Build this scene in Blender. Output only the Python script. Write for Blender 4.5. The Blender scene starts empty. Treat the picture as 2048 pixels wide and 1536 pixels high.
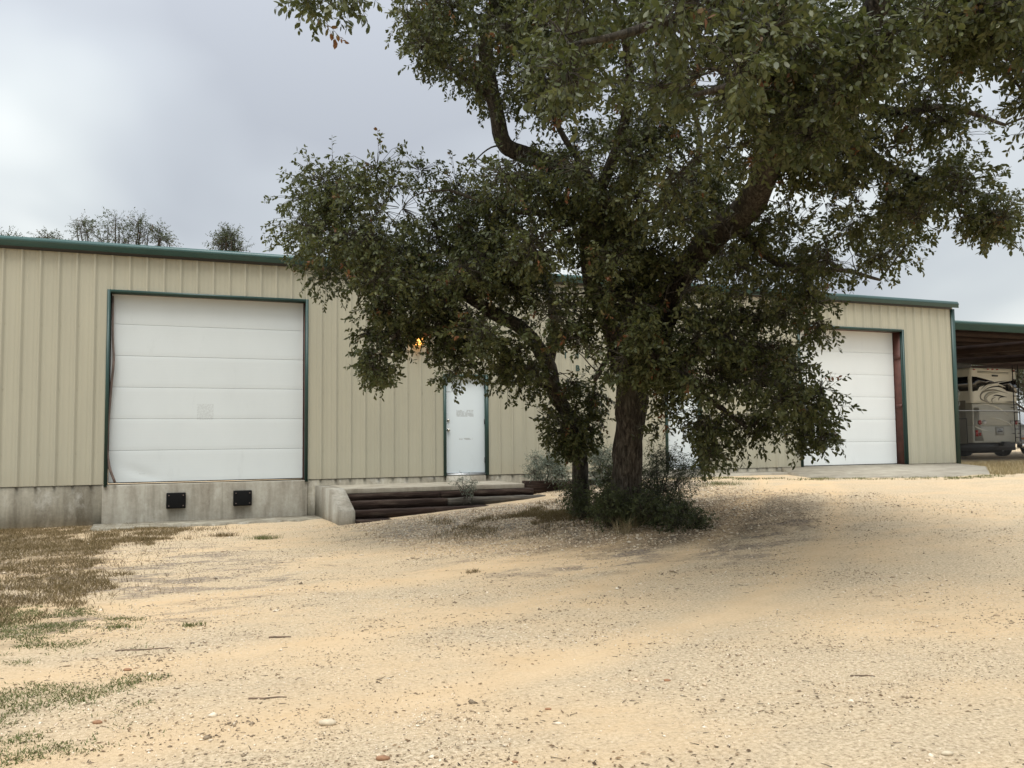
import bpy, math, random
import numpy as np
from mathutils import Matrix, Vector
R = math.radians
scene = bpy.context.scene
COL = scene.collection
rs = np.random.RandomState(7)
random.seed(7)

# ------------------------------------------------------------------ camera
FPX, PITCH, ROLL, YAW = 1755.68, 0.0650368, -0.0102469, 0.3909938
EYE = np.array([0, 0, 1.5])
_F0 = np.array([math.sin(YAW), math.cos(YAW), 0.]); _R0 = np.array([math.cos(YAW), -math.sin(YAW), 0.]); _U0 = np.array([0, 0, 1.])
_F = _F0*math.cos(PITCH)+_U0*math.sin(PITCH); _U = -_F0*math.sin(PITCH)+_U0*math.cos(PITCH)
_R = _R0*math.cos(ROLL)+_U*math.sin(ROLL); _U2 = -_R0*math.sin(ROLL)+_U*math.cos(ROLL)
cam = bpy.data.objects.new('camera', bpy.data.cameras.new('camera'))
COL.objects.link(cam); scene.camera = cam
cam.data.sensor_fit = 'HORIZONTAL'; cam.data.sensor_width = 36; cam.data.lens = FPX*36/2048
cam.data.clip_start = .05; cam.data.clip_end = 2000
m = Matrix(((_R[0], _U2[0], -_F[0], 0), (_R[1], _U2[1], -_F[1], 0), (_R[2], _U2[2], -_F[2], 1.5), (0, 0, 0, 1)))
cam.matrix_world = m

# ------------------------------------------------------------------ light
SKO = (1.4, 6.8)
SUN_EL, SUN_AZ = R(68), R(-163)      # azimuth measured from +Y towards +X
scene.view_settings.view_transform = 'Standard'; scene.view_settings.look = 'None'
scene.view_settings.gamma = 1; scene.view_settings.exposure = 1.0
world = bpy.data.worlds.new('World'); scene.world = world; world.use_nodes = True
nt = world.node_tree; nt.nodes.clear()
def N(t, kind, **kw):
    n = t.nodes.new(kind)
    for k, v in kw.items():
        if k.startswith('i_'):
            n.inputs[k[2:].replace('_', ' ')].default_value = v
        else: setattr(n, k, v)
    return n
def link(t, a, b): t.links.new(a, b)
def rampn(t, fac, stops, interp='LINEAR'):
    r = t.nodes.new('ShaderNodeValToRGB'); cr = r.color_ramp; cr.interpolation = interp
    while len(cr.elements) < len(stops): cr.elements.new(.5)
    for e, (p, c) in zip(cr.elements, stops):
        e.position = p; e.color = (*c, 1) if len(c) == 3 else c
    link(t, fac, r.inputs[0]); return r.outputs[0]
def mixc(t, fac, a, b, mode='MIX'):
    mx = t.nodes.new('ShaderNodeMix'); mx.data_type = 'RGBA'; mx.blend_type = mode
    for s, v in ((mx.inputs[0], fac), (mx.inputs[6], a), (mx.inputs[7], b)):
        if isinstance(v, (int, float)): s.default_value = v
        elif isinstance(v, tuple): s.default_value = (*v, 1)
        else: link(t, v, s)
    return mx.outputs[2]
def mth(t, op, a, b=None, c=None, clamp=False):
    n = t.nodes.new('ShaderNodeMath'); n.operation = op; n.use_clamp = clamp
    for i, v in enumerate((a, b, c)):
        if v is None: continue
        if isinstance(v, (int, float)): n.inputs[i].default_value = v
        else: link(t, v, n.inputs[i])
    return n.outputs[0]
def noise(t, vec, scale, detail=4, rough=.55, dist=0):
    n = t.nodes.new('ShaderNodeTexNoise'); n.inputs['Scale'].default_value = scale
    n.inputs['Detail'].default_value = detail; n.inputs['Roughness'].default_value = rough; n.inputs['Distortion'].default_value = dist
    link(t, vec, n.inputs['Vector']); return n.outputs['Fac']
def mapping(t, vec, scale=(1, 1, 1), loc=(0, 0, 0)):
    n = t.nodes.new('ShaderNodeMapping'); n.inputs['Scale'].default_value = scale; n.inputs['Location'].default_value = loc
    link(t, vec, n.inputs['Vector']); return n.outputs[0]

sky = N(nt, 'ShaderNodeTexSky'); sky.sky_type = 'NISHITA'; sky.sun_disc = False
sky.sun_elevation = SUN_EL; sky.sun_rotation = SUN_AZ
tc = N(nt, 'ShaderNodeTexCoord')
sep = N(nt, 'ShaderNodeSeparateXYZ'); link(nt, tc.outputs['Generated'], sep.inputs[0])
zz = mth(nt, 'ADD', mth(nt, 'MAXIMUM', sep.outputs[2], 0), .35)
cmb = N(nt, 'ShaderNodeCombineXYZ')
link(nt, mth(nt, 'DIVIDE', sep.outputs[0], zz), cmb.inputs[0]); link(nt, mth(nt, 'DIVIDE', sep.outputs[1], zz), cmb.inputs[1])
cl = noise(nt, mapping(nt, cmb.outputs[0], (1, 1.25, 1), (SKO[0], SKO[1], 0)), .95, 4, .42, .35)
ccol = rampn(nt, cl, [(.36, (.20, .213, .235)), (.45, (.25, .267, .286)), (.54, (.325, .345, .35)), (.62, (.44, .455, .445))])
up = mth(nt, 'MULTIPLY_ADD', mth(nt, 'POWER', mth(nt, 'MAXIMUM', sep.outputs[2], 0), 1.6), 2.3, 1.0)
ccol2 = N(nt, 'ShaderNodeVectorMath'); ccol2.operation = 'SCALE'; link(nt, ccol, ccol2.inputs[0]); link(nt, up, ccol2.inputs['Scale'])
skys = N(nt, 'ShaderNodeVectorMath'); skys.operation = 'SCALE'; link(nt, sky.outputs[0], skys.inputs[0]); skys.inputs['Scale'].default_value = 1.0
bg1 = N(nt, 'ShaderNodeBackground'); bg1.inputs[1].default_value = .06; link(nt, skys.outputs[0], bg1.inputs[0])
bg2 = N(nt, 'ShaderNodeBackground'); bg2.inputs[1].default_value = 1.0; link(nt, ccol2.outputs[0], bg2.inputs[0])
mxs = N(nt, 'ShaderNodeMixShader'); mxs.inputs[0].default_value = .92
link(nt, bg1.outputs[0], mxs.inputs[1]); link(nt, bg2.outputs[0], mxs.inputs[2])
wo = N(nt, 'ShaderNodeOutputWorld'); link(nt, mxs.outputs[0], wo.inputs[0])
sl = bpy.data.lights.new('sun', 'SUN'); sl.energy = 1.55; sl.angle = R(34); sl.color = (1, .985, .95)
sun = bpy.data.objects.new('sun', sl); COL.objects.link(sun)
sd = Vector((math.sin(SUN_AZ)*math.cos(SUN_EL), math.cos(SUN_AZ)*math.cos(SUN_EL), math.sin(SUN_EL)))
sun.rotation_euler = sd.to_track_quat('Z', 'Y').to_euler(); sun.location = (0, 0, 30)

# ------------------------------------------------------------------ helpers
def P(px, py, depth):           # point seen at a photo pixel, at a distance along the view axis
    return EYE + (_F + _R*(px-1024)/FPX - _U2*(py-768)/FPX)*depth
def PY(px, py, Y):
    d = _F + _R*(px-1024)/FPX - _U2*(py-768)/FPX
    return EYE + d*Y/d[1]
def PZ(px, py, Z):
    d = _F + _R*(px-1024)/FPX - _U2*(py-768)/FPX
    return EYE + d*(Z-1.5)/d[2]
def project(Q):
    v = np.asarray(Q)-EYE; z = v@_F
    return 1024+FPX*(v@_R)/z, 768-FPX*(v@_U2)/z
def sstep(t): t = np.clip(t, 0, 1); return t*t*(3-2*t)
def zg(X, Y):
    X = np.asarray(X, float); Y = np.asarray(Y, float)
    return np.interp(X, [2.7, 3.5, 5.4, 7.0, 8.3, 10.0], [0, .06, .205, .325, .48, .62])*sstep((Y-4.)/10.)
_tab = np.random.RandomState(3).rand(256, 256)
def vnoise(x, y):
    x = np.asarray(x, float); y = np.asarray(y, float)
    xi = np.floor(x).astype(int); yi = np.floor(y).astype(int); fx = sstep(x-xi); fy = sstep(y-yi)
    g = lambda a, b: _tab[a & 255, b & 255]
    return (g(xi, yi)*(1-fx)+g(xi+1, yi)*fx)*(1-fy)+(g(xi, yi+1)*(1-fx)+g(xi+1, yi+1)*fx)*fy
def fbm(x, y, o=4):
    s = 0; a = .5
    for i in range(o): s = s+a*vnoise(x*2**i+17*i, y*2**i+31*i); a *= .5
    return s/.94
def inpoly(px, py, poly):
    inside = np.zeros(np.shape(px), bool); n = len(poly)
    for i in range(n):
        x1, y1 = poly[i]; x2, y2 = poly[(i+1) % n]
        c = ((y1 > py) != (y2 > py)) & (px < (x2-x1)*(py-y1)/((y2-y1) or 1e-9)+x1)
        inside ^= c
    return inside
def norm(v): return v/np.maximum(np.linalg.norm(v, axis=-1, keepdims=True), 1e-9)

def tag(o, label=None, cat=None, group=None, kind=None):
    if label: o['label'] = label
    if cat: o['category'] = cat
    if group: o['group'] = group
    if kind: o['kind'] = kind
    return o
WORLD_LOC = {}
def empty(name, loc, label, cat, group=None):
    o = bpy.data.objects.new(name, None); COL.objects.link(o); o.location = loc; o.empty_display_size = .2
    WORLD_LOC[o.name] = np.array(loc, float)
    return tag(o, label, cat, group)
def wl(o): return WORLD_LOC.get(o.name, np.zeros(3)) if o else np.zeros(3)
def mesh_np(name, V, faces_counts, loops, mats, parent=None, smooth=False, midx=None, attr=None):
    V = np.asarray(V, float)-wl(parent)
    me = bpy.data.meshes.new(name)
    me.vertices.add(len(V)); me.vertices.foreach_set('co', V.astype(np.float32).ravel())
    me.loops.add(len(loops)); me.loops.foreach_set('vertex_index', np.asarray(loops, np.int32))
    fc = np.asarray(faces_counts, np.int32); me.polygons.add(len(fc))
    st = np.concatenate([[0], np.cumsum(fc)[:-1]]).astype(np.int32)
    me.polygons.foreach_set('loop_start', st); me.polygons.foreach_set('loop_total', fc)
    if midx is not None: me.polygons.foreach_set('material_index', np.asarray(midx, np.int32))
    if smooth: me.polygons.foreach_set('use_smooth', np.ones(len(fc), bool))
    me.update(calc_edges=True)
    if attr is not None:
        a = me.attributes.new('tint', 'FLOAT', 'POINT'); a.data.foreach_set('value', np.asarray(attr, np.float32))
    for mm in (mats if isinstance(mats, (list, tuple)) else [mats]): me.materials.append(mm)
    o = bpy.data.objects.new(name, me); COL.objects.link(o)
    if parent: o.parent = parent; WORLD_LOC[o.name] = wl(parent)
    else: WORLD_LOC[o.name] = np.zeros(3)
    return o
class MB:
    def __init__(s): s.v = []; s.f = []; s.mi = []
    def add(s, vs, fs, mi=0):
        b = len(s.v); s.v += [tuple(map(float, v)) for v in vs]; s.f += [tuple(i+b for i in f) for f in fs]; s.mi += [mi]*len(fs); return s
    def box(s, x0, x1, y0, y1, z0, z1, mi=0, bev=0):
        if bev:
            b = min(bev, abs(x1-x0)/2.1, abs(y1-y0)/2.1, abs(z1-z0)/2.1)
            import bmesh
            bm = bmesh.new(); bmesh.ops.create_cube(bm, size=1)
            for v in bm.verts: v.co = Vector(((x0+x1)/2+v.co.x*(x1-x0), (y0+y1)/2+v.co.y*(y1-y0), (z0+z1)/2+v.co.z*(z1-z0)))
            bmesh.ops.bevel(bm, geom=bm.edges[:], offset=b, segments=2, affect='EDGES', profile=.7)
            bm.verts.index_update()
            s.add([v.co[:] for v in bm.verts], [[v.index for v in f.verts] for f in bm.faces], mi); bm.free(); return s
        vs = [(x0, y0, z0), (x1, y0, z0), (x1, y1, z0), (x0, y1, z0), (x0, y0, z1), (x1, y0, z1), (x1, y1, z1), (x0, y1, z1)]
        return s.add(vs, [(3, 2, 1, 0), (4, 5, 6, 7), (0, 1, 5, 4), (1, 2, 6, 5), (2, 3, 7, 6), (3, 0, 4, 7)], mi)
    def prism(s, prof, a, b, axis='x', mi=0):
        # prof: list of 2D points (the other two axes, in order), extruded from a to b along axis
        n = len(prof)
        mk = {'x': lambda t, p: (t, p[0], p[1]), 'y': lambda t, p: (p[0], t, p[1]), 'z': lambda t, p: (p[0], p[1], t)}[axis]
        vs = [mk(a, p) for p in prof]+[mk(b, p) for p in prof]
        fs = [(i, (i+1) % n, n+(i+1) % n, n+i) for i in range(n)]+[tuple(range(n))[::-1], tuple(range(n, 2*n))]
        return s.add(vs, fs, mi)
    def cyl(s, a, b, r, n=12, r2=None, mi=0):
        a = np.array(a, float); b = np.array(b, float); d = norm(b-a); t = np.array([0, 0, 1.]) if abs(d[2]) < .9 else np.array([1., 0, 0])
        u = norm(np.cross(d, t)); w = np.cross(d, u); r2 = r if r2 is None else r2
        an = [2*math.pi*i/n for i in range(n)]
        vs = [a+(u*math.cos(q)+w*math.sin(q))*r for q in an]+[b+(u*math.cos(q)+w*math.sin(q))*r2 for q in an]
        return s.add(vs, [(i, (i+1) % n, n+(i+1) % n, n+i) for i in range(n)]+[tuple(range(n))[::-1], tuple(range(n, 2*n))], mi)
    def build(s, name, mats, parent=None, smooth=False):
        o = mesh_np(name, s.v, [len(f) for f in s.f], [i for f in s.f for i in f], mats, parent, smooth, s.mi)
        import bmesh
        bm = bmesh.new(); bm.from_mesh(o.data); bmesh.ops.recalc_face_normals(bm, faces=bm.faces[:]); bm.to_mesh(o.data); bm.free()
        return o
def tube_arrays(pts, rad, sides=8, jit=0, sub=4):
    pts = np.array(pts, float); rad = np.array(rad, float); n = len(pts)
    if n > 2 and sub > 1:
        Q = []; Rr = []
        pp = np.vstack([2*pts[0]-pts[1], pts, 2*pts[-1]-pts[-2]])
        for i in range(n-1):
            p0, p1, p2, p3 = pp[i:i+4]
            for k in range(sub):
                t = k/sub
                Q.append(.5*((2*p1)+(-p0+p2)*t+(2*p0-5*p1+4*p2-p3)*t*t+(-p0+3*p1-3*p2+p3)*t**3)); Rr.append(rad[i]*(1-t)+rad[i+1]*t)
        Q.append(pts[-1]); Rr.append(rad[-1]); pts = np.array(Q); rad = np.array(Rr); n = len(pts)
    tan = norm(np.gradient(pts, axis=0)); ref = np.array([.3, .8, .1]); ref = np.cross(tan[0], ref); ref = norm(ref)
    V = []
    for i in range(n):
        ref = norm(ref-tan[i]*(ref@tan[i])); w = np.cross(tan[i], ref)
        for k in range(sides):
            q = 2*math.pi*k/sides; rr = rad[i]*(1+(jit*(vnoise(k*1.7+3, i*.6)-.5)*2 if jit else 0))
            V.append(pts[i]+(ref*math.cos(q)+w*math.sin(q))*rr)
    F = []
    for i in range(n-1):
        for k in range(sides):
            a = i*sides+k; b = i*sides+(k+1) % sides
            F.append((a, b, b+sides, a+sides))
    F.append(tuple(range(sides))[::-1]); F.append(tuple(range((n-1)*sides, n*sides)))
    return V, F, pts, rad

# ------------------------------------------------------------------ materials
def newmat(name):
    m = bpy.data.materials.new(name); m.use_nodes = True; t = m.node_tree; b = t.nodes['Principled BSDF']
    g = t.nodes.new('ShaderNodeNewGeometry'); return m, t, b, g.outputs['Position']
def bump(t, b, h, strength=.3, dist=.01):
    n = t.nodes.new('ShaderNodeBump'); n.inputs['Strength'].default_value = strength; n.inputs['Distance'].default_value = dist
    link(t, h, n.inputs['Height']); link(t, n.outputs[0], b.inputs['Normal'])
def simple(name, c1, rough=.6, metal=0, var=.12, scale=3, bumps=0, bs=40, spec=.5):
    m, t, b, pos = newmat(name)
    f = noise(t, pos, scale, 5, .6)
    lo = tuple(max(0, x*(1-var)) for x in c1); hi = tuple(min(1, x*(1+var)) for x in c1)
    link(t, rampn(t, f, [(.3, lo), (.7, hi)]), b.inputs['Base Color'])
    b.inputs['Roughness'].default_value = rough; b.inputs['Metallic'].default_value = metal; b.inputs['Specular IOR Level'].default_value = spec
    if bumps: bump(t, b, noise(t, pos, bs, 3), bumps, .01)
    return m
def siding_mat():
    m, t, b, pos = newmat('tan_painted_steel')
    f = noise(t, mapping(t, pos, (1.6, 1, .3)), 1.2, 4, .6)
    c = rampn(t, f, [(.3, (.37, .352, .27)), (.7, (.41, .388, .295))])
    sp = N(t, 'ShaderNodeSeparateXYZ'); link(t, pos, sp.inputs[0])
    d = mth(t, 'MULTIPLY', mth(t, 'SUBTRACT', 1.15, sp.outputs[2], clamp=True), noise(t, mapping(t, pos, (3, 1, 1.5)), 2, 5), clamp=True)
    c = mixc(t, mth(t, 'MULTIPLY', d, .9, clamp=True), c, (.33, .28, .19))
    f3 = noise(t, mapping(t, pos, (9, 9, .6)), 1.7, 5, .7)
    c = mixc(t, rampn(t, f3, [(.58, (0, 0, 0)), (.85, (.14, .14, .14))]), c, (.38, .34, .25))
    link(t, c, b.inputs['Base Color']); b.inputs['Roughness'].default_value = .45; b.inputs['Specular IOR Level'].default_value = .35
    bump(t, b, noise(t, mapping(t, pos, (1, 1, .3)), 4, 3), .12, .01)
    return m
def concrete_mat(name, light, dark, streak=1.0, stainz=True):
    m, t, b, pos = newmat(name)
    f = noise(t, mapping(t, pos, (2.2, 2.2, .35)), 1.3, 6, .65)
    c = rampn(t, f, [(.36, dark), (.52, tuple((a+b_)/2 for a, b_ in zip(light, dark))), (.68, light)])
    f2 = noise(t, pos, 14, 5, .7)
    c = mixc(t, .25, c, rampn(t, f2, [(.3, tuple(x*.7 for x in dark)), (.7, light)]))
    if stainz:
        f4 = noise(t, mapping(t, pos, (7, 7, .25), (3, 0, 0)), 1.0, 4, .6)
        c = mixc(t, rampn(t, f4, [(.54, (0, 0, 0)), (.70, (.45, .45, .45))]), c, (.15, .135, .10))
        f6 = noise(t, mapping(t, pos, (1.6, 1.6, 1.1), (0, 4, 0)), 1.6, 5, .7)
        c = mixc(t, rampn(t, f6, [(.54, (0, 0, 0)), (.66, (.55, .55, .55))]), c, (.47, .45, .39))
    link(t, c, b.inputs['Base Color']); b.inputs['Roughness'].default_value = .9; b.inputs['Specular IOR Level'].default_value = .2
    bump(t, b, f2, .3, .008)
    return m
def door_mat(name, col, grooves=True, smudge=None):
    m, t, b, pos = newmat(name)
    f = noise(t, mapping(t, pos, (1, 1, .5)), 1.2, 5, .6)
    c = rampn(t, f, [(.3, tuple(x*.95 for x in col)), (.7, col)])
    sp = N(t, 'ShaderNodeSeparateXYZ'); link(t, pos, sp.inputs[0])
    if smudge:
        for (x0, x1, z0, z1, st, sc) in smudge:
            mx = mth(t, 'MULTIPLY', mth(t, 'LESS_THAN', mth(t, 'ABSOLUTE', mth(t, 'SUBTRACT', sp.outputs[0], (x0+x1)/2)), (x1-x0)/2),
                     mth(t, 'LESS_THAN', mth(t, 'ABSOLUTE', mth(t, 'SUBTRACT', sp.outputs[2], (z0+z1)/2)), (z1-z0)/2))
            nn = rampn(t, noise(t, pos, sc, 4, .6), [(.4, (.0, .0, .0)), (.55, (1, 1, 1))])
            c = mixc(t, mth(t, 'MULTIPLY', mth(t, 'MULTIPLY', mx, nn), st), c, (.33, .34, .33))
    dz = noise(t, mapping(t, pos, (2.5, 1, .8), (5, 0, 0)), 1.6, 6, .7)
    c = mixc(t, rampn(t, dz, [(.6, (0, 0, 0)), (.8, (.35, .35, .35))]), c, tuple(x*.72 for x in col))
    link(t, c, b.inputs['Base Color']); b.inputs['Roughness'].default_value = .5; b.inputs['Specular IOR Level'].default_value = .35
    if grooves:
        w = mth(t, 'FRACT', mth(t, 'MULTIPLY', sp.outputs[2], 18))
        h = mth(t, 'MULTIPLY_ADD', mth(t, 'GREATER_THAN', w, .14), 1.0, mth(t, 'MULTIPLY', f, .5))
        bump(t, b, h, .12, .006)
    return m
def wood_mat(name, c1, c2):
    m, t, b, pos = newmat(name)
    f = noise(t, mapping(t, pos, (.8, 9, 12)), 2.2, 6, .7)
    g = noise(t, mapping(t, pos, (1.2, 2, 2)), 1.4, 3)
    c = rampn(t, f, [(.3, tuple(x*.35 for x in c1)), (.5, c1), (.72, c2)])
    c = mixc(t, rampn(t, g, [(.4, (0, 0, 0)), (.62, (.6, .6, .6))]), c, tuple(x*.5 for x in c1))
    link(t, c, b.inputs['Base Color']); b.inputs['Roughness'].default_value = .85; b.inputs['Specular IOR Level'].default_value = .25
    bump(t, b, f, .8, .02); return m
def bark_mat():
    m, t, b, pos = newmat('oak_bark')
    w = noise(t, mapping(t, pos, (1, 1, .28)), 26, 6, .7, .6)
    g = noise(t, pos, 3, 4)
    c = rampn(t, w, [(.35, (.016, .013, .010)), (.52, (.075, .063, .05)), (.72, (.18, .16, .13))])
    c = mixc(t, rampn(t, g, [(.45, (0, 0, 0)), (.7, (.5, .5, .5))]), c, (.075, .078, .06))
    link(t, c, b.inputs['Base Color']); b.inputs['Roughness'].default_value = .95; b.inputs['Specular IOR Level'].default_value = .15
    bump(t, b, w, 1.0, .05); return m
def leaf_mat(name, stops, trans=.22, rough=.5):
    m, t, b, pos = newmat(name)
    a = t.nodes.new('ShaderNodeAttribute'); a.attribute_name = 'tint'
    c = rampn(t, a.outputs['Fac'], stops)
    link(t, c, b.inputs['Base Color']); b.inputs['Roughness'].default_value = rough; b.inputs['Specular IOR Level'].default_value = .28
    tr = t.nodes.new('ShaderNodeBsdfTranslucent'); link(t, mixc(t, .5, c, (.12, .15, .03)), tr.inputs[0])
    mx = t.nodes.new('ShaderNodeMixShader'); mx.inputs[0].default_value = trans
    link(t, b.outputs[0], mx.inputs[1]); link(t, tr.outputs[0], mx.inputs[2])
    link(t, mx.outputs[0], t.nodes['Material Output'].inputs[0]); return m
def tint_mat(name, stops, rough=.9):
    m, t, b, pos = newmat(name)
    a = t.nodes.new('ShaderNodeAttribute'); a.attribute_name = 'tint'
    c = rampn(t, a.outputs['Fac'], stops)
    c = mixc(t, .3, c, mixc(t, noise(t, pos, 60, 3), (.1, .1, .1), (.9, .9, .9)), 'OVERLAY')
    link(t, c, b.inputs['Base Color']); b.inputs['Roughness'].default_value = rough; b.inputs['Specular IOR Level'].default_value = .2
    return m
def ground_mat():
    m, t, b, pos = newmat('caliche_gravel')
    flat = mapping(t, pos, (1, 1, 0))
    big = noise(t, mapping(t, flat, (.7, 1.2, 1)), .55, 5, .6, .4)
    mid = noise(t, mapping(t, flat, (1, 1.5, 1), (7, 3, 0)), 2.3, 6, .65)
    fine = noise(t, flat, 38, 5, .75)
    grit = noise(t, flat, 130, 3, .7)
    sand = rampn(t, mid, [(.3, (.655, .465, .265)), (.7, (.71, .53, .33))])
    stone = rampn(t, fine, [(.30, (.18, .13, .08)), (.43, (.46, .36, .235)), (.56, (.66, .53, .36)), (.72, (.79, .68, .52))])
    c = mixc(t, rampn(t, big, [(.36, (.22, .22, .22)), (.58, (.95, .95, .95))]), sand, stone)
    f5 = noise(t, mapping(t, flat, (1, 1, 1), (2, 8, 0)), 17, 5, .8)
    c = mixc(t, rampn(t, f5, [(.33, (.75, .75, .75)), (.45, (0, 0, 0))]), c, (.33, .24, .155))
    # loose grit flecks everywhere
    fl = rampn(t, grit, [(.30, (1, 1, 1)), (.38, (0, 0, 0))])
    c = mixc(t, mth(t, 'MULTIPLY', fl, .55), c, (.26, .19, .12))
    fl2 = rampn(t, noise(t, mapping(t, flat, (1, 1, 1), (11, 5, 0)), 75, 3, .7), [(.62, (0, 0, 0)), (.70, (1, 1, 1))])
    c = mixc(t, mth(t, 'MULTIPLY', fl2, .5), c, (.78, .68, .52))
    sp = N(t, 'ShaderNodeSeparateXYZ'); link(t, pos, sp.inputs[0])
    def blob(x, y, rx, ry, soft=.6):
        dx = mth(t, 'DIVIDE', mth(t, 'SUBTRACT', sp.outputs[0], x), rx); dy = mth(t, 'DIVIDE', mth(t, 'SUBTRACT', sp.outputs[1], y), ry)
        d = mth(t, 'SQRT', mth(t, 'ADD', mth(t, 'MULTIPLY', dx, dx), mth(t, 'MULTIPLY', dy, dy)))
        d = mth(t, 'ADD', d, mth(t, 'MULTIPLY', mth(t, 'SUBTRACT', mid, .5), 1.5))
        return mth(t, 'DIVIDE', mth(t, 'SUBTRACT', 1, d), soft, clamp=True)
    spk = rampn(t, noise(t, flat, 22, 5, .75), [(.38, (.25, .25, .25)), (.56, (1, 1, 1))])
    # leaf mould under the oaks
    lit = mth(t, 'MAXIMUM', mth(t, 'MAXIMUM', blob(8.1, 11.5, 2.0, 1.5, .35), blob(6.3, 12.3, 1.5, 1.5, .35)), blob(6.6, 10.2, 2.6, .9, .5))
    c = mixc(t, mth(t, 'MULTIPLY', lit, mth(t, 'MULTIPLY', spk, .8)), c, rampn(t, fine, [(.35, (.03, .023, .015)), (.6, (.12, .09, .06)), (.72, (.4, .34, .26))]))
    # grey limestone gravel by the steps
    gr = mth(t, 'MAXIMUM', blob(5.8, 13.6, 3.0, 2.9, .45), blob(9.0, 15.2, 2.2, 1.6))
    c = mixc(t, mth(t, 'MULTIPLY', gr, .9), c, rampn(t, fine, [(.34, (.08, .065, .05)), (.5, (.30, .26, .21)), (.7, (.52, .47, .40))]))
    # soil below the weeds on the left
    so = mth(t, 'MAXIMUM', mth(t, 'MAXIMUM', blob(-3.2, 14.5, 3.2, 4.8), blob(-2.6, 8.5, 2.0, 2.6)), blob(-2.0, 5.6, 1.3, 1.0))
    c = mixc(t, mth(t, 'MULTIPLY', so, mth(t, 'MULTIPLY', spk, .95)), c, (.13, .10, .06))
    # grey worn patches with old asphalt millings
    pt = noise(t, mapping(t, flat, (.8, 2.0, 1), (4, 9, 0)), 1.35, 6, .68, .2)
    ar = mth(t, 'MAXIMUM', mth(t, 'MAXIMUM', blob(-.2, 11.2, 2.6, 4.2, .5), blob(5.9, 9.6, 3.6, 1.6, .5)), .10)
    pm = mth(t, 'MULTIPLY', rampn(t, pt, [(.50, (0, 0, 0)), (.57, (1, 1, 1))]), ar)
    c = mixc(t, mth(t, 'MULTIPLY', pm, mth(t, 'MULTIPLY', spk, .85)), c, (.17, .14, .12))
    # faint compacted wheel tracks
    def track(c0, c1, c2, wdt):
        x_ = sp.outputs[0]; f_ = mth(t, 'ADD', mth(t, 'MULTIPLY_ADD', x_, c1, c0), mth(t, 'MULTIPLY', mth(t, 'MULTIPLY', x_, x_), c2))
        d_ = mth(t, 'ABSOLUTE', mth(t, 'ADD', mth(t, 'SUBTRACT', sp.outputs[1], f_), mth(t, 'MULTIPLY', mth(t, 'SUBTRACT', mid, .5), .5)))
        return mth(t, 'SUBTRACT', 1, mth(t, 'DIVIDE', d_, wdt), clamp=True)
    tr_ = mth(t, 'MAXIMUM', mth(t, 'MAXIMUM', track(4.9, .10, .05, .42), track(6.6, .12, .05, .40)), track(9.2, -.02, .035, .5))
    c = mixc(t, mth(t, 'MULTIPLY', tr_, .75, clamp=True), c, sand)
    link(t, c, b.inputs['Base Color']); b.inputs['Roughness'].default_value = .97; b.inputs['Specular IOR Level'].default_value = .15
    h = mth(t, 'ADD', mth(t, 'ADD', mth(t, 'MULTIPLY', fine, 1.0), mth(t, 'MULTIPLY', grit, .6)), mth(t, 'MULTIPLY', f5, 1.5))
    bump(t, b, h, .75, .022)
    return m

M = dict(
 siding=siding_mat(), green=simple('green_trim_paint', (.014, .045, .037), .45, var=.12), greenfascia=simple('green_fascia_paint', (.026, .078, .073), .4, var=.1),  # fascias and gutters use a lighter green than the trim
 conc=concrete_mat('weathered_concrete', (.40, .37, .29), (.15, .13, .095)),
 conc2=concrete_mat('dock_concrete', (.46, .44, .37), (.22, .19, .145)),
 conc3=concrete_mat('slab_concrete', (.41, .375, .30), (.25, .22, .17), stainz=False),
 white=door_mat('white_door_paint', (.60, .64, .64), True, [(.85, 1.16, 1.98, 2.30, .30, 30)]),
 white2=door_mat('white_door_paint_clean', (.71, .735, .725)),
 pdoor=door_mat('white_steel_door', (.64, .70, .72), False, [(5.97, 6.32, 2.58, 2.61, .8, 8), (6.22, 6.62, 2.05, 2.20, .55, 14), (6.28, 6.6, 1.54, 1.58, .7, 12)]),
 rust=simple('red_oxide_steel', (.10, .036, .026), .6, var=.3, scale=5), rubber=simple('black_rubber', (.006, .006, .006), .8, bumps=.3, spec=.15),
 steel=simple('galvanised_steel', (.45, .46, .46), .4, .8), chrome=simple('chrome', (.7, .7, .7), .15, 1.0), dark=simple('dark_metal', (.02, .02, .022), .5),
 bark=bark_mat(), ground=ground_mat(), tie=wood_mat('creosoted_timber', (.035, .02, .014), (.13, .10, .075)), tieg=wood_mat('grey_timber', (.09, .08, .065), (.22, .2, .165)),
 seal=simple('worn_brown_rubber', (.12, .085, .07), .7, var=.4, scale=6), brass=simple('door_hardware', (.5, .48, .42), .3, .9),
 roofm=simple('roof_sheet', (.35, .36, .34), .5), cream=simple('cream_gelcoat', (.80, .80, .71), .25, var=.04), taupe=simple('taupe_gelcoat', (.25, .245, .205), .28, var=.05),
 wire=simple('dull_fence_wire', (.12, .12, .115), .6, .3), grey=simple('silver_taupe_gelcoat', (.46, .46, .40), .28, var=.05), glass=simple('tinted_glass', (.008, .009, .012), .06, spec=.8), red=simple('red_lens', (.35, .02, .015), .2), amber=simple('amber_lens', (.5, .14, .02), .2), clear=simple('clear_lens', (.7, .7, .68), .1), 
 brownbeam=simple('red_oxide_beam', (.035, .018, .014), .7, var=.3), whitep=simple('white_paint', (.75, .75, .74), .3), purple=simple('navy_paint', (.03, .02, .08), .3), plate=simple('plate_paint', (.6, .62, .62), .4),
)

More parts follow.
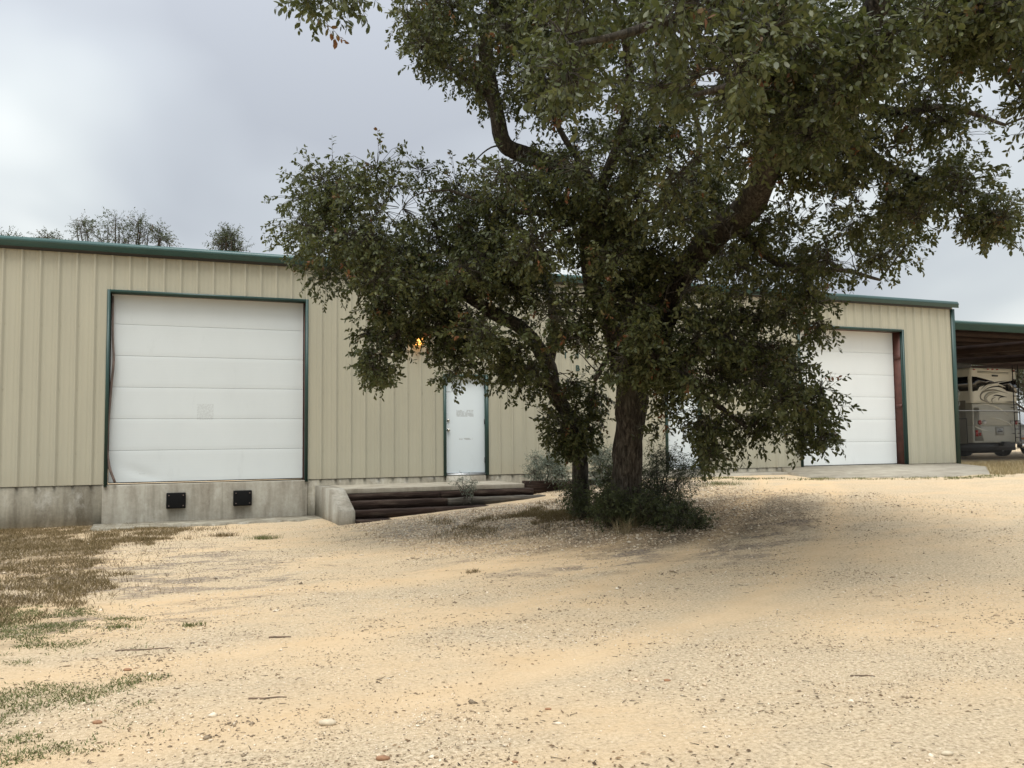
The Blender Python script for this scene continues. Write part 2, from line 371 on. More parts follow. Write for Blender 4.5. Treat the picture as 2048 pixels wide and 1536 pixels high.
# ------------------------------------------------------------------ ground and paving
def axis(segs):
    out = []
    for a, b, n in segs: out += list(np.linspace(a, b, n, endpoint=False))
    out.append(segs[-1][1]); return np.array(out)
gx = axis([(-400, -30, 12), (-30, -8, 22), (-8, 22, 300), (22, 45, 30), (45, 600, 14)])
gy = axis([(-300, -6, 10), (-6, 2, 20), (2, 18.2, 190), (18.2, 40, 24), (40, 800, 16)])
GX, GY = np.meshgrid(gx, gy)
def bumps(X, Y):
    return (fbm(X*1.1+5, Y*1.1, 4)-.5)*.05+(fbm(X*5, Y*5, 2)-.5)*.018
def gz(X, Y):
    X = np.asarray(X, float); Y = np.asarray(Y, float)
    w = sstep((17.0-Y)/2.5)*1.0
    mound = .09*np.exp(-((X-6.5)**2+(Y-11.9)**2)/2.2)
    return zg(X, Y)+bumps(X, Y)*(.25+.75*w)+mound
GZ = gz(GX, GY); nx, ny = len(gx), len(gy)
idx = np.arange(nx*ny).reshape(ny, nx)
q = np.stack([idx[:-1, :-1], idx[:-1, 1:], idx[1:, 1:], idx[1:, :-1]], -1).reshape(-1, 4)
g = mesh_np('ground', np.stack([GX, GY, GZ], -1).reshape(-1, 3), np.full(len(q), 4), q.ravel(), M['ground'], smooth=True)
tag(g, kind='structure')

WALL = 18.27; FL = .76
# left dock apron: a thin slab with a broken edge
v = []
for i in range(60):
    x = -.95+i*(4.15/59); v.append((x, 17.28+.25*(vnoise(i*.35, 2.)-.5)-.1*math.sin(i*.1)))
mb = MB(); prof = v+[(3.2, 18.28), (-.95, 18.28)]
mb.prism(prof, -.15, .035, 'z'); tag(mb.build('path', M['conc']), kind='structure')
# walk and ramp at the right
mb = MB(); prof = [(10.2, 17.35), (14.6, 17.25), (14.6, 18.28), (10.2, 18.28)]
mb.prism(prof, .3, .665, 'z'); tag(mb.build('pavement', M['conc3']), kind='structure')
mb = MB()
top = [(13.6, 15.6, .628), (15.6, 14.2, .63), (17.9, 14.6, .645), (20.6, 16.9, .70), (21.0, 18.28, .755), (15.0, 18.28, .757), (14.2, 17.0, .69)]
n = len(top); mb.add([p for p in top]+[(p[0], p[1], .3) for p in top], [tuple(range(n))]+[(i, n+i, n+(i+1) % n, (i+1) % n) for i in range(n)])
tag(mb.build('ramp', M['conc3']), kind='structure')

# ------------------------------------------------------------------ warehouse
bld = empty('metal_building', (6.5, WALL, 0), 'long tan ribbed metal warehouse with green trim on a concrete base', 'building')
D1 = (-.74, 2.93, .78, 4.41); D2 = (5.93, 6.91, .78, 2.95); D3 = (11.56, 12.54, .78, 2.95); D4 = (15.66, 19.22, .765, 4.42)
WX0, WX1, WTOP = -11.0, 21.2, 5.2
PITCHR = .3048; RIB0 = -2.54
def rib_profile(x0, x1):
    pts = [(x0, 0)]
    k0 = int(math.floor((x0-RIB0)/PITCHR))-1
    for k in range(k0, k0+int((x1-x0)/PITCHR)+4):
        c = RIB0+k*PITCHR
        for dx, dy in ((-.030, 0), (-.014, .042), (.014, .042), (.030, 0), (.088, 0), (.096, .0022), (.106, .0022), (.114, 0), (.190, 0), (.198, .0022), (.208, .0022), (.216, 0)):
            if x0 < c+dx < x1: pts.append((c+dx, dy))
    pts.append((x1, 0)); return sorted(pts)
mb = MB()
def panel(x0, x1, z0, z1):
    pr = rib_profile(x0, x1); n = len(pr)
    vs = [(x, WALL-d, z0) for x, d in pr]+[(x, WALL-d, z1) for x, d in pr]
    mb.add(vs, [(i, i+1, n+i+1, n+i) for i in range(n-1)])
PB = .765
xs = [WX0, D1[0], D1[1], D2[0], D2[1], D3[0], D3[1], D4[0], D4[1], WX1]
for i in range(0, 9, 2): panel(xs[i], xs[i+1], PB, WTOP)
for d in (D1, D2, D3, D4): panel(d[0], d[1], d[3], WTOP)
# screws along girt lines
for zr in (1.35, 2.55, 3.75):
    for k in range(-8, 80):
        c = RIB0+k*PITCHR+.05
        if any(d[0]-.05 < c < d[1]+.05 and d[2] < zr < d[3]+.1 for d in (D1, D2, D3, D4)) or not WX0 < c < WX1: continue
        mb.box(c-.006, c+.006, WALL-.009, WALL, zr-.006, zr+.006)
o = mb.build('front_wall', M['siding'], bld)
mb = MB(); mb.box(WX1-.06, WX1-.01, WALL+.03, 33, .7, 5.2); mb.box(WX0, WX0+.05, WALL+.03, 33, .7, 5.2); mb.box(WX0, WX1, 33, 33.1, .7, 5.2)
mb.build('outer_wall', M['siding'], bld)
# gable roof, low pitch
mb = MB(); mb.add([(WX0-.1, WALL-.02, 5.24), (WX1+.05, WALL-.02, 5.24), (WX1+.05, 25.6, 5.85), (WX0-.1, 25.6, 5.85), (WX0-.1, 33.2, 5.2), (WX1+.05, 33.2, 5.2)], [(0, 1, 2, 3), (3, 2, 5, 4)])
mb.build('roof', M['roofm'], bld)
mb = MB(); prof = [(WALL+.01, 5.30), (WALL-.13, 5.30), (WALL-.13, 5.165), (WALL-.15, 5.165), (WALL-.15, 5.255), (WALL-.17, 5.265), (WALL-.12, 5.345), (WALL+.01, 5.355)]
mb.prism(prof, WX0-.1, WX1+.08, 'x'); mb.build('fascia_gutter', M['greenfascia'], bld)
mb = MB(); mb.box(WX0, WX1-.1, WALL-.05, WALL-.034, 5.125, 5.31); mb.build('eave_shade_strip', M['dark'], bld)  # dark strip added as the black shadow gap under the fascia
mb = MB(); mb.box(WX1-.1, WX1+.03, WALL-.045, WALL-.002, .70, 5.14); mb.box(WX1-.008, WX1+.03, WALL-.002, WALL+.14, .70, 5.14)
mb.build('corner_trim', M['green'], bld)
# foundation
for a_, b_ in ((WX0, -.82), (2.98, 5.96), (6.88, D3[0]), (D3[1], 15.6), (19.28, WX1)):
    mb = MB(); mb.box(a_, b_, WALL+.012, WALL+.3, -.3, .77); mb.build('foundation_wall', M['conc'], bld)
mb = MB(); mb.box(-.82, 2.98, WALL-.012, WALL+.6, -.3, .745, bev=.012); mb.build('dock_wall', M['conc2'], bld)
for a_, b_, z0_, dy in ((5.96, 6.88, .3, .02), (D3[0], D3[1], .3, .012), (15.6, 19.28, .3, 0)):
    mb = MB(); mb.box(a_, b_, WALL-dy, WALL+.6, z0_, .755); mb.build('door_sill', M['conc2'], bld)

def overhead(d, mat, rec, dent, label):
    x0, x1, z0, z1 = d
    part = empty('overhead_door', (x0, WALL, z0), None, None); part.parent = bld; part.location = Vector((x0, WALL, z0))-bld.location
    part['label'] = label
    ns = 6; h = (z1-z0+.02)/ns; yb = WALL+rec
    for k in range(ns):
        a = z0+.012+k*h; b = a+h-.0045
        nxs = 40; nzs = 12
        V = []
        for j in range(nzs+1):
            for i in range(nxs+1):
                x = x0+.02+(x1-x0-.04)*i/nxs; z = a+(b-a)*j/nzs; y = yb
                if j in (0, nzs): y += .003
                if dent and k == 0:
                    u = (x-x0); w = (z-z0)
                    y += (.013*math.exp(-((w-.42+.42*u)**2)/.008)*math.exp(-((u-.6)**2)/.12))*min(1, w/.08)
                V.append((x, y, z))
        F = [(j*(nxs+1)+i, j*(nxs+1)+i+1, (j+1)*(nxs+1)+i+1, (j+1)*(nxs+1)+i) for j in range(nzs) for i in range(nxs)]
        bb = MB(); bb.add(V, F); bb.box(x0+.02, x1-.02, yb+.012, yb+.05, a, b)
        o = bb.build('door_section', mat, part)
    bb = MB()   # rubber seal behind the joints and at the foot
    bb.box(x0+.01, x1-.01, yb+.055, yb+.06, z0, z1+.05); bb.box(x0+.02, x1-.02, yb+.002, yb+.04, z0-.005, z0+.011)
    bb.build('bottom_seal', M['rubber'], part)
    tw = .055; bb = MB()
    yf = WALL-.05
    bb.box(x0-tw, x0, yf, WALL+.002, z0-.06, z1+tw); bb.box(x1, x1+tw, yf, WALL+.002, z0-.06, z1+tw); bb.box(x0, x1, yf, WALL+.002, z1, z1+tw)
    bb.box(x0-.012, x0+.004, WALL+.002, WALL+.10, z0, z1); bb.box(x1-.004, x1+.012, WALL+.002, WALL+.05, z0, z1); bb.box(x0+.004, x1-.004, WALL+.002, WALL+.10, z1-.006, z1+.01)
    bb.build('door_frame', M['green'], part)
    bb = MB(); bb.box(x1-.001, x1+.15, WALL+.052, yb+.2, z0-.02, z1+.1); bb.box(x0-.15, x0+.001, WALL+.102, yb+.2, z0-.02, z1+.1); bb.box(x0+.002, x1-.002, WALL+.102, yb+.2, z1-.004, z1+.12)
    if not dent: 
        for zz_ in (1.55, 2.9): bb.box(x1-.02, x1-.001, WALL+.06, yb-.02, z0+zz_, z0+zz_+.1)
    bb.build('steel_jamb', M['rust'], part)
    return part
p1 = overhead(D1, M['white'], .16, True, 'dented white sectional overhead door above the loading dock')
pts = [(-.70, WALL+.10, 4.36), (-.69, WALL+.07, 3.6), (-.665, WALL+.03, 3.1), (-.70, WALL+.05, 2.6), (-.73, WALL+.04, 2.0), (-.745, WALL+.02, 1.5), (-.70, WALL-.03, 1.1), (-.60, WALL-.05, .80)]
V, F, _, _ = tube_arrays(pts, [.018, .02, .024, .024, .022, .022, .024, .026], 6)
bb = MB(); bb.add(V, F); bb.build('bent_weatherstrip', M['seal'], p1, True)
p4 = overhead(D4, M['white2'], .30, False, 'white sectional overhead door with a red oxide jamb')

def walkdoor(d, label):
    x0, x1, z0, z1 = d
    part = empty('door', (x0, WALL, z0), None, None); part.parent = bld; part.location = Vector((x0, WALL, z0))-bld.location; part['label'] = label
    bb = MB(); bb.box(x0+.03, x1-.03, WALL+.045, WALL+.09, z0+.035, z1-.03, bev=.004); bb.build('door_leaf', M['pdoor'], part)
    bb = MB(); tw = .05
    bb.box(x0-.025, x0+.03, WALL-.045, WALL+.12, z0-.02, z1+.03); bb.box(x1-.03, x1+.035, WALL-.045, WALL+.12, z0-.02, z1+.03); bb.box(x0+.03, x1-.03, WALL-.045, WALL+.12, z1-.03, z1+.03)
    bb.build('door_frame', M['green'], part)
    bb = MB(); bb.box(x0+.03, x1-.03, WALL-.01, WALL+.12, z0-.02, z0+.022); bb.build('threshold', M['steel'], part)
    bb = MB(); bb.cyl((x0+.1, WALL+.045, z0+.98), (x0+.1, WALL+.01, z0+.98), .012); bb.cyl((x0+.1, WALL+.012, z0+.98), (x0+.1, WALL-.018, z0+.98), .03, 16, .024); bb.cyl((x0+.1, WALL+.046, z0+.98), (x0+.1, WALL+.036, z0+.98), .035, 16); bb.build('handle', M['brass'], part, True)
    bb = MB(); bb.cyl((x0+.1, WALL+.046, z0+1.19), (x0+.1, WALL+.022, z0+1.19), .032, 16, .026); bb.build('deadbolt', M['brass'], part, True)
    for hz in (.25, 1.1, 1.9):
        bb = MB(); bb.cyl((x1-.035, WALL+.03, z0+hz), (x1-.035, WALL+.03, z0+hz+.12), .012, 8); bb.build('hinge', M['dark'], part)
walkdoor(D2, 'scuffed white steel door at the top of the timber steps')
walkdoor(D3, 'white steel door mostly hidden behind the oak')

# lettering
letters = empty('wall_lettering', (8.9, WALL-.03, 3.2), 'green letters Bldg B painted across the tan wall behind the oak', 'lettering')
def letter(ch, x, z, size):
    cu = bpy.data.curves.new('letter', 'FONT'); cu.body = ch; cu.size = size; cu.offset = .006; cu.align_x = 'CENTER'; cu.extrude = .002
    t_ = bpy.data.objects.new('letter_tmp', cu); COL.objects.link(t_); bpy.context.view_layer.update()
    me = bpy.data.meshes.new_from_object(t_); bpy.data.objects.remove(t_)
    me.transform(Matrix.Rotation(R(90), 4, 'X')); me.materials.clear(); me.materials.append(M['green'])
    o = bpy.data.objects.new('letter', me); COL.objects.link(o); o.parent = letters; o.location = Vector((x, WALL-.012, z))-letters.location
for ch, px, py in (('B', 1107, 716), ('l', 1130.5, 716), ('d', 1153.5, 716), ('g', 1175, 716), ('B', 1155, 742)):
    c = PY(px, py, WALL); letter(ch, c[0], c[2], .19)

# wall light
c = PY(834, 686, WALL)
wlp = empty('wall_light', (c[0], WALL, c[2]), 'lit orange security light on the tan wall behind the leaves', 'wall light')
mb = MB(); mb.box(c[0]-.13, c[0]+.13, WALL-.06, WALL-.004, c[2]-.02, c[2]+.2, bev=.01); mb.box(c[0]-.13, c[0]+.13, WALL-.2, WALL-.06, c[2]+.13, c[2]+.2, bev=.01); mb.build('housing', M['dark'], wlp)
em = bpy.data.materials.new('sodium_lamp_glass'); em.use_nodes = True; eb = em.node_tree.nodes['Principled BSDF']; eb.inputs['Base Color'].default_value = (.8, .5, .2, 1); eb.inputs['Emission Color'].default_value = (1, .42, .07, 1); eb.inputs['Emission Strength'].default_value = 2.0
mb = MB(); mb.box(c[0]-.11, c[0]+.11, WALL-.18, WALL-.062, c[2]-.05, c[2]+.128, bev=.03); mb.build('lamp_glass', em, wlp)

# dock bumpers
for px, py, lb in ((352, 1001, 'left black rubber dock bumper below the large white door'), (485, 996, 'right black rubber dock bumper below the large white door')):
    c = PY(px, py, WALL-.05); x, z = c[0], c[2]
    b_ = empty('dock_bumper', (x, WALL-.012, z), lb, 'dock bumper', 'dock bumpers on the loading dock')
    mb = MB(); mb.box(x-.175, x+.175, WALL-.115, WALL-.014, z-.15, z+.15, bev=.02); mb.build('rubber_block', M['rubber'], b_)
    for sx in (-1, 1):
        for sz in (-1, 1):
            mb = MB(); mb.cyl((x+sx*.13, WALL-.125, z+sz*.10), (x+sx*.13, WALL-.11, z+sz*.10), .012, 8); mb.build('bolt', M['seal'], b_)

# ------------------------------------------------------------------ entry steps
st = empty('entry_steps', (5.2, 17, 0), 'concrete landing with dark timber steps and a sloped concrete cheek wall', 'steps')
mb = MB(); mb.box(3.42, 7.12, 16.66, WALL+.008, .535, .63, bev=.012); mb.build('landing', M['conc3'], st)
mb = MB(); prof = [(WALL+.008, -.15), (WALL+.008, .634), (16.72, .634), (15.82, .285), (15.78, .275), (15.78, -.15)]
mb.prism(prof, 3.14, 3.43, 'x'); mb.build('cheek_wall', M['conc2'], st)
def tie(x0, x1, y0, y1, z0, z1, mat, parent=st, name='timber_step'):
    n = 24; V = []; prof = [(y0, z0), (y0, z1-.012), (y0+.014, z1), (y1, z1), (y1, z0)]
    for i in range(n+1):
        x = x0+(x1-x0)*i/n
        for (y, z) in prof: V.append((x, y+(vnoise(x*5, z*40)-.5)*.018, z+(vnoise(x*4+7, y*9)-.5)*.016))
    k = len(prof); F = [(i*k+j, i*k+(j+1) % k, (i+1)*k+(j+1) % k, (i+1)*k+j) for i in range(n) for j in range(k)]
    F += [tuple(range(k)), tuple(range(n*k, n*k+k))[::-1]]
    bb = MB(); bb.add(V, F); return bb.build(name, mat, parent)
tie(3.44, 5.3, 16.60, 16.9, .40, .53, M['tie']); tie(5.31, 7.3, 16.60, 16.9, .40, .53, M['tie'])
tie(3.44, 5.35, 16.32, 16.64, .25, .405, M['tie']); tie(5.36, 7.45, 16.33, 16.64, .25, .40, M['tieg'])
tie(3.44, 5.0, 16.03, 16.36, .10, .255, M['tie']); tie(5.01, 7.2, 16.05, 16.36, .10, .252, M['tie'])
tie(3.44, 4.75, 15.74, 16.06, -.05, .105, M['tie']); tie(4.76, 6.0, 15.76, 16.06, -.05, .11, M['tieg'])
et = tie(7.3, 10.1, 17.0, 17.2, .3, .66, M['tie'], None, 'edging_timber'); tag(et, 'long dark timber edging the bed right of the landing', 'timber')

# ------------------------------------------------------------------ foliage machinery
def leaves_arrays(B, D, Nn, L, W, bend=.15):
    S = norm(np.cross(D, Nn)); Nn = norm(np.cross(S, D)); L = L[:, None]; W = W[:, None]
    v = np.stack([B, B+D*L*.32-S*W*.42, B+D*L*.32+S*W*.42, B+D*L*.70-S*W*.40-Nn*L*bend*.4, B+D*L*.70+S*W*.40-Nn*L*bend*.4, B+D*L-Nn*L*bend], 1)
    n = len(B); base = (np.arange(n)*6)[:, None]
    loops = (base+np.array([0, 2, 1, 1, 2, 4, 3, 3, 4, 5])[None]).ravel()
    return v.reshape(-1, 3), np.tile([3, 4, 3], n), loops
def prisms(A, B, ra, rb):
    d = norm(B-A); t = np.where(np.abs(d[:, 2:3]) < .9, np.array([[0, 0, 1.]]), np.array([[1., 0, 0]]))
    u = norm(np.cross(d, t)); w = np.cross(d, u); out = []
    for k in range(3):
        q = 2*math.pi*k/3; out.append(A+(u*math.cos(q)+w*math.sin(q))*ra[:, None])
    for k in range(3):
        q = 2*math.pi*k/3; out.append(B+(u*math.cos(q)+w*math.sin(q))*rb[:, None])
    n = len(A); v = np.stack(out, 1).reshape(-1, 3); base = (np.arange(n)*6)[:, None]
    loops = (base+np.array([0, 1, 4, 3, 1, 2, 5, 4, 2, 0, 3, 5])[None]).ravel()
    return v, np.full(n*3, 4), loops
def rdir(n, r=rs): return norm(r.normal(size=(n, 3)))
def sprigs(O, Dr, length, k, LL, tintbase, r=rs, wl_=.42, spread=.9, grav=-.25):
    """leafy twigs: returns leaf arrays + twig arrays"""
    n = len(O); D2_ = norm(Dr+np.array([0, 0, -.25])); tip = O+(Dr*.5+D2_*.5)*length[:, None]
    t = (np.linspace(.05, 1, k)**.6)[None, :, None]; mid = O+Dr*length[:, None]*.5
    pos = (1-t)**2*O[:, None]+2*t*(1-t)*mid[:, None]+t*t*tip[:, None]
    pos = pos.reshape(-1, 3); dd = np.repeat(Dr, k, 0)
    rad = rdir(n*k, r); rad = norm(rad-dd*(rad*dd).sum(1, keepdims=True))
    ld = norm(dd*.55+rad*spread+np.array([0, 0, grav])); nn = norm(rdir(n*k, r)+np.array([0, 0, .9]))
    L = LL*r.uniform(.6, 1.25, n*k); tint = np.clip(np.repeat(tintbase, k)+r.normal(0, .1, n*k), 0, 1)
    return pos, ld, nn, L, L*wl_*r.uniform(.8, 1.2, n*k), tint, mid, tip
CAT = {}
def build_tree(root, limbs, clumps, leafmat, keep=None, leafL=.055, spr_len=.24, k=11, barkjit=.12, rr=None, link_r=.016, tintmu=.4, brown=.02, hang=.3, parent_parts=('trunk', 'branches', 'crown'), wlr=.42):
    """limbs: list of (points, radii); clumps: array rows x,y,z,r,n"""
    rr = rr or rs
    V = []; F = []; LP = []; LR = []
    bb = MB()
    for pts, rad in limbs:
        v, f, pp, rd = tube_arrays(pts, rad, 12 if max(rad) > .1 else 7, barkjit, 5)
        bb.add(v, f); LP.append(pp); LR.append(rd)
    bb.build(parent_parts[0], M['bark'], root, True)
    LP = np.vstack(LP); LR = np.concatenate(LR)
    br = MB(); OO = []; CC = []; SR = []
    CL = np.array([c[:3] for c in clumps]); d0 = np.array([np.linalg.norm(LP-c, axis=1).min() for c in CL])
    for ci in np.argsort(d0):
        (x, y, z, r_, n_) = clumps[ci]
        c = np.array([x, y, z]); dist = np.linalg.norm(LP-c, axis=1)+np.clip(.02-LR, 0, 1)*12-LR*1.0
        j = int(np.argmin(dist)); a = LP[j]; d = np.linalg.norm(c-a)
        sag = rr.normal(0, .14, 3)*d
        m1 = a*.68+c*.32+sag*.6+np.array([0, 0, .10*d]); m2 = a*.32+c*.68+sag*.5+rr.normal(0, .06, 3)*d+np.array([0, 0, .06*d])
        r0 = min(.007+.010*d, max(LR[j]*.78, .006))
        v, f, pp, rd = tube_arrays([a, m1, m2, c], [r0, r0*.75, r0*.55, r0*.32], 5, 0, 4)
        br.add(v, f)
        LP = np.vstack([LP, pp[3:-2]]); LR = np.concatenate([LR, rd[3:-2]])
        n_ = int(n_); u = rdir(n_, rr)*(rr.uniform(0, 1, n_)**.45)[:, None]*r_*np.array([1, 1, .8])
        OO.append(c+u); CC.append(np.repeat(c[None], n_, 0)); SR.append(rr.uniform(-.1, .1)*np.ones(n_))
    O = np.vstack(OO); C_ = np.vstack(CC); tb = np.concatenate(SR)
    if keep is not None:
        px, py = project(O); ok = keep(px, py, O); O, C_, tb = O[ok], C_[ok], tb[ok]
    n = len(O)
    Dr = norm((O-C_)*1.6+rdir(n, rr)*.35+np.array([0, 0, -hang])*rr.uniform(0, 1.3, n)[:, None])
    ln = spr_len*rr.uniform(.6, 1.4, n); base = np.clip(tintmu+tb+rr.normal(0, .06, n), 0, .85); base = np.where(rr.rand(n) < brown, 1.0, base)
    pos, ld, nn, L, W, tint, mid, tip = sprigs(O, Dr, ln, k, leafL, base, rr, wlr)
    v, fc, lp = leaves_arrays(pos, ld, nn, L, W)
    mesh_np(parent_parts[2], v, fc, lp, leafmat, root, attr=np.repeat(tint, 6))
    A = C_+(O-C_)*.15; rA = np.full(n, .0032)*(leafL/.055)
    v1, f1, l1 = prisms(A, O, rA*1.3, rA*.8); v2, f2, l2 = prisms(O, mid, rA*.8, rA*.55); v3, f3, l3 = prisms(mid, tip, rA*.55, rA*.25)
    bv = np.array(br.v) if br.v else np.zeros((0, 3)); off = len(bv)
    allv = np.vstack([bv, v1, v2, v3])
    fcs = np.concatenate([[len(f) for f in br.f], f1, f2, f3]).astype(int)
    lps = np.concatenate([np.array([i for f in br.f for i in f], int), l1+off, l2+off+len(v1), l3+off+len(v1)+len(v2)])
    mesh_np(parent_parts[1], allv, fcs, lps, M['bark'], root)
    return n*k
def sample_poly(poly, n, lo, hi, r=rs):
    xs_ = [p[0] for p in poly]; ys_ = [p[1] for p in poly]; out = []
    while len(out) < n:
        x = r.uniform(min(xs_), max(xs_)); y = r.uniform(min(ys_), max(ys_))
        if inpoly(np.array([x]), np.array([y]), poly)[0]: out.append((x, y, r.uniform(lo, hi)))
    return out
oak_leaf = leaf_mat('oak_leaf', [(0, (.030, .038, .014)), (.35, (.054, .064, .023)), (.6, (.094, .102, .040)), (.85, (.16, .16, .068)), (.97, (.14, .085, .035)), (1, (.18, .075, .035))], .25, .42)

def L3(rows): return [P(a, b, c) for a, b, c, d in rows], [d for a, b, c, d in rows]
# --- the big oak
oak = empty('oak_tree', tuple(P(1250, 1068, 12.9)), 'large spreading live oak with thick dark trunk in front of the warehouse', 'tree')
oak_limbs = [L3(x) for x in [
 [(1250, 1100, 12.9, .40), (1251, 1062, 12.9, .33), (1251, 1020, 12.9, .26), (1252, 960, 12.9, .22), (1257, 880, 12.9, .215), (1264, 800, 12.9, .23), (1268, 730, 12.9, .25), (1262, 670, 12.95, .21), (1262, 600, 13, .17), (1275, 520, 13.1, .15), (1240, 440, 13.2, .13), (1180, 370, 13.1, .13), (1110, 330, 12.9, .125), (1045, 308, 12.7, .125), (1008, 286, 12.6, .12), (992, 220, 12.5, .11), (978, 150, 12.4, .10), (975, 70, 12.3, .085), (995, -20, 12.1, .07), (1010, -160, 12, .04)],
 [(1275, 760, 12.9, .20), (1312, 680, 12.7, .20), (1338, 600, 12.4, .20), (1375, 530, 12.0, .19), (1440, 460, 11.5, .185), (1500, 410, 11.0, .185), (1538, 330, 10.4, .16), (1590, 255, 9.8, .145), (1645, 175, 9.2, .135), (1715, 80, 8.6, .125), (1770, -20, 8.2, .12), (1800, -160, 7.8, .09), (1830, -400, 7.3, .05)],
 [(1250, 740, 12.9, .16), (1215, 640, 12.8, .14), (1185, 570, 12.6, .12), (1175, 480, 12.3, .10), (1200, 380, 12, .085), (1240, 280, 11.5, .07), (1260, 160, 11, .055), (1240, 20, 10.2, .04)],
 [(1540, 330, 10.4, .09), (1620, 300, 10.5, .08), (1710, 300, 10.7, .07), (1790, 340, 10.8, .055), (1880, 370, 10.9, .04), (1980, 395, 11, .022)],
 [(1600, 240, 9.8, .08), (1700, 215, 9.9, .065), (1800, 225, 10, .055), (1900, 215, 10.1, .04), (2010, 250, 10.2, .02)],
 [(1700, 100, 8.7, .06), (1790, 60, 8.6, .045), (1890, 70, 8.6, .032), (1980, 110, 8.5, .02), (2060, 200, 8.4, .01)],
 [(1460, 440, 11.4, .09), (1520, 500, 11.6, .07), (1590, 540, 11.8, .05), (1680, 540, 12, .035), (1760, 560, 12.1, .02)],
 [(1330, 620, 12.4, .10), (1390, 640, 12.1, .08), (1460, 690, 11.8, .065), (1540, 760, 11.6, .045), (1620, 830, 11.4, .025)],
 [(1290, 760, 12.8, .08), (1350, 760, 12.3, .065), (1420, 800, 12, .045), (1500, 860, 11.8, .025)],
 [(1640, 180, 9.2, .09), (1560, 80, 8.2, .07), (1450, 30, 7.2, .055), (1340, 40, 6.5, .04), (1240, 70, 6.2, .03), (1140, 90, 6.3, .018)],
 [(1560, 80, 8.2, .05), (1480, 160, 7.2, .035), (1390, 190, 6.9, .02)],
 [(1450, 30, 7.2, .05), (1300, -120, 6.6, .04), (1050, -180, 6.6, .03), (800, -110, 7.0, .02), (690, -60, 7.3, .012), (660, 10, 7.4, .007)],
 [(1250, 470, 13.2, .08), (1330, 400, 13.4, .06), (1400, 300, 13.6, .045), (1380, 200, 13.6, .03)],
 [(1240, 460, 13.1, .07), (1120, 430, 12.4, .05), (1020, 420, 12.0, .035), (900, 380, 11.9, .02)],
 [(990, 210, 12.5, .05), (920, 150, 12.3, .035), (850, 110, 12.2, .02)],
 [(1200, 380, 12, .05), (1120, 260, 11.6, .04), (1080, 130, 11.4, .03), (1070, 0, 11.2, .02)],
 [(1270, 720, 12.7, .06), (1230, 700, 12.2, .05), (1190, 760, 11.9, .03)],
]]
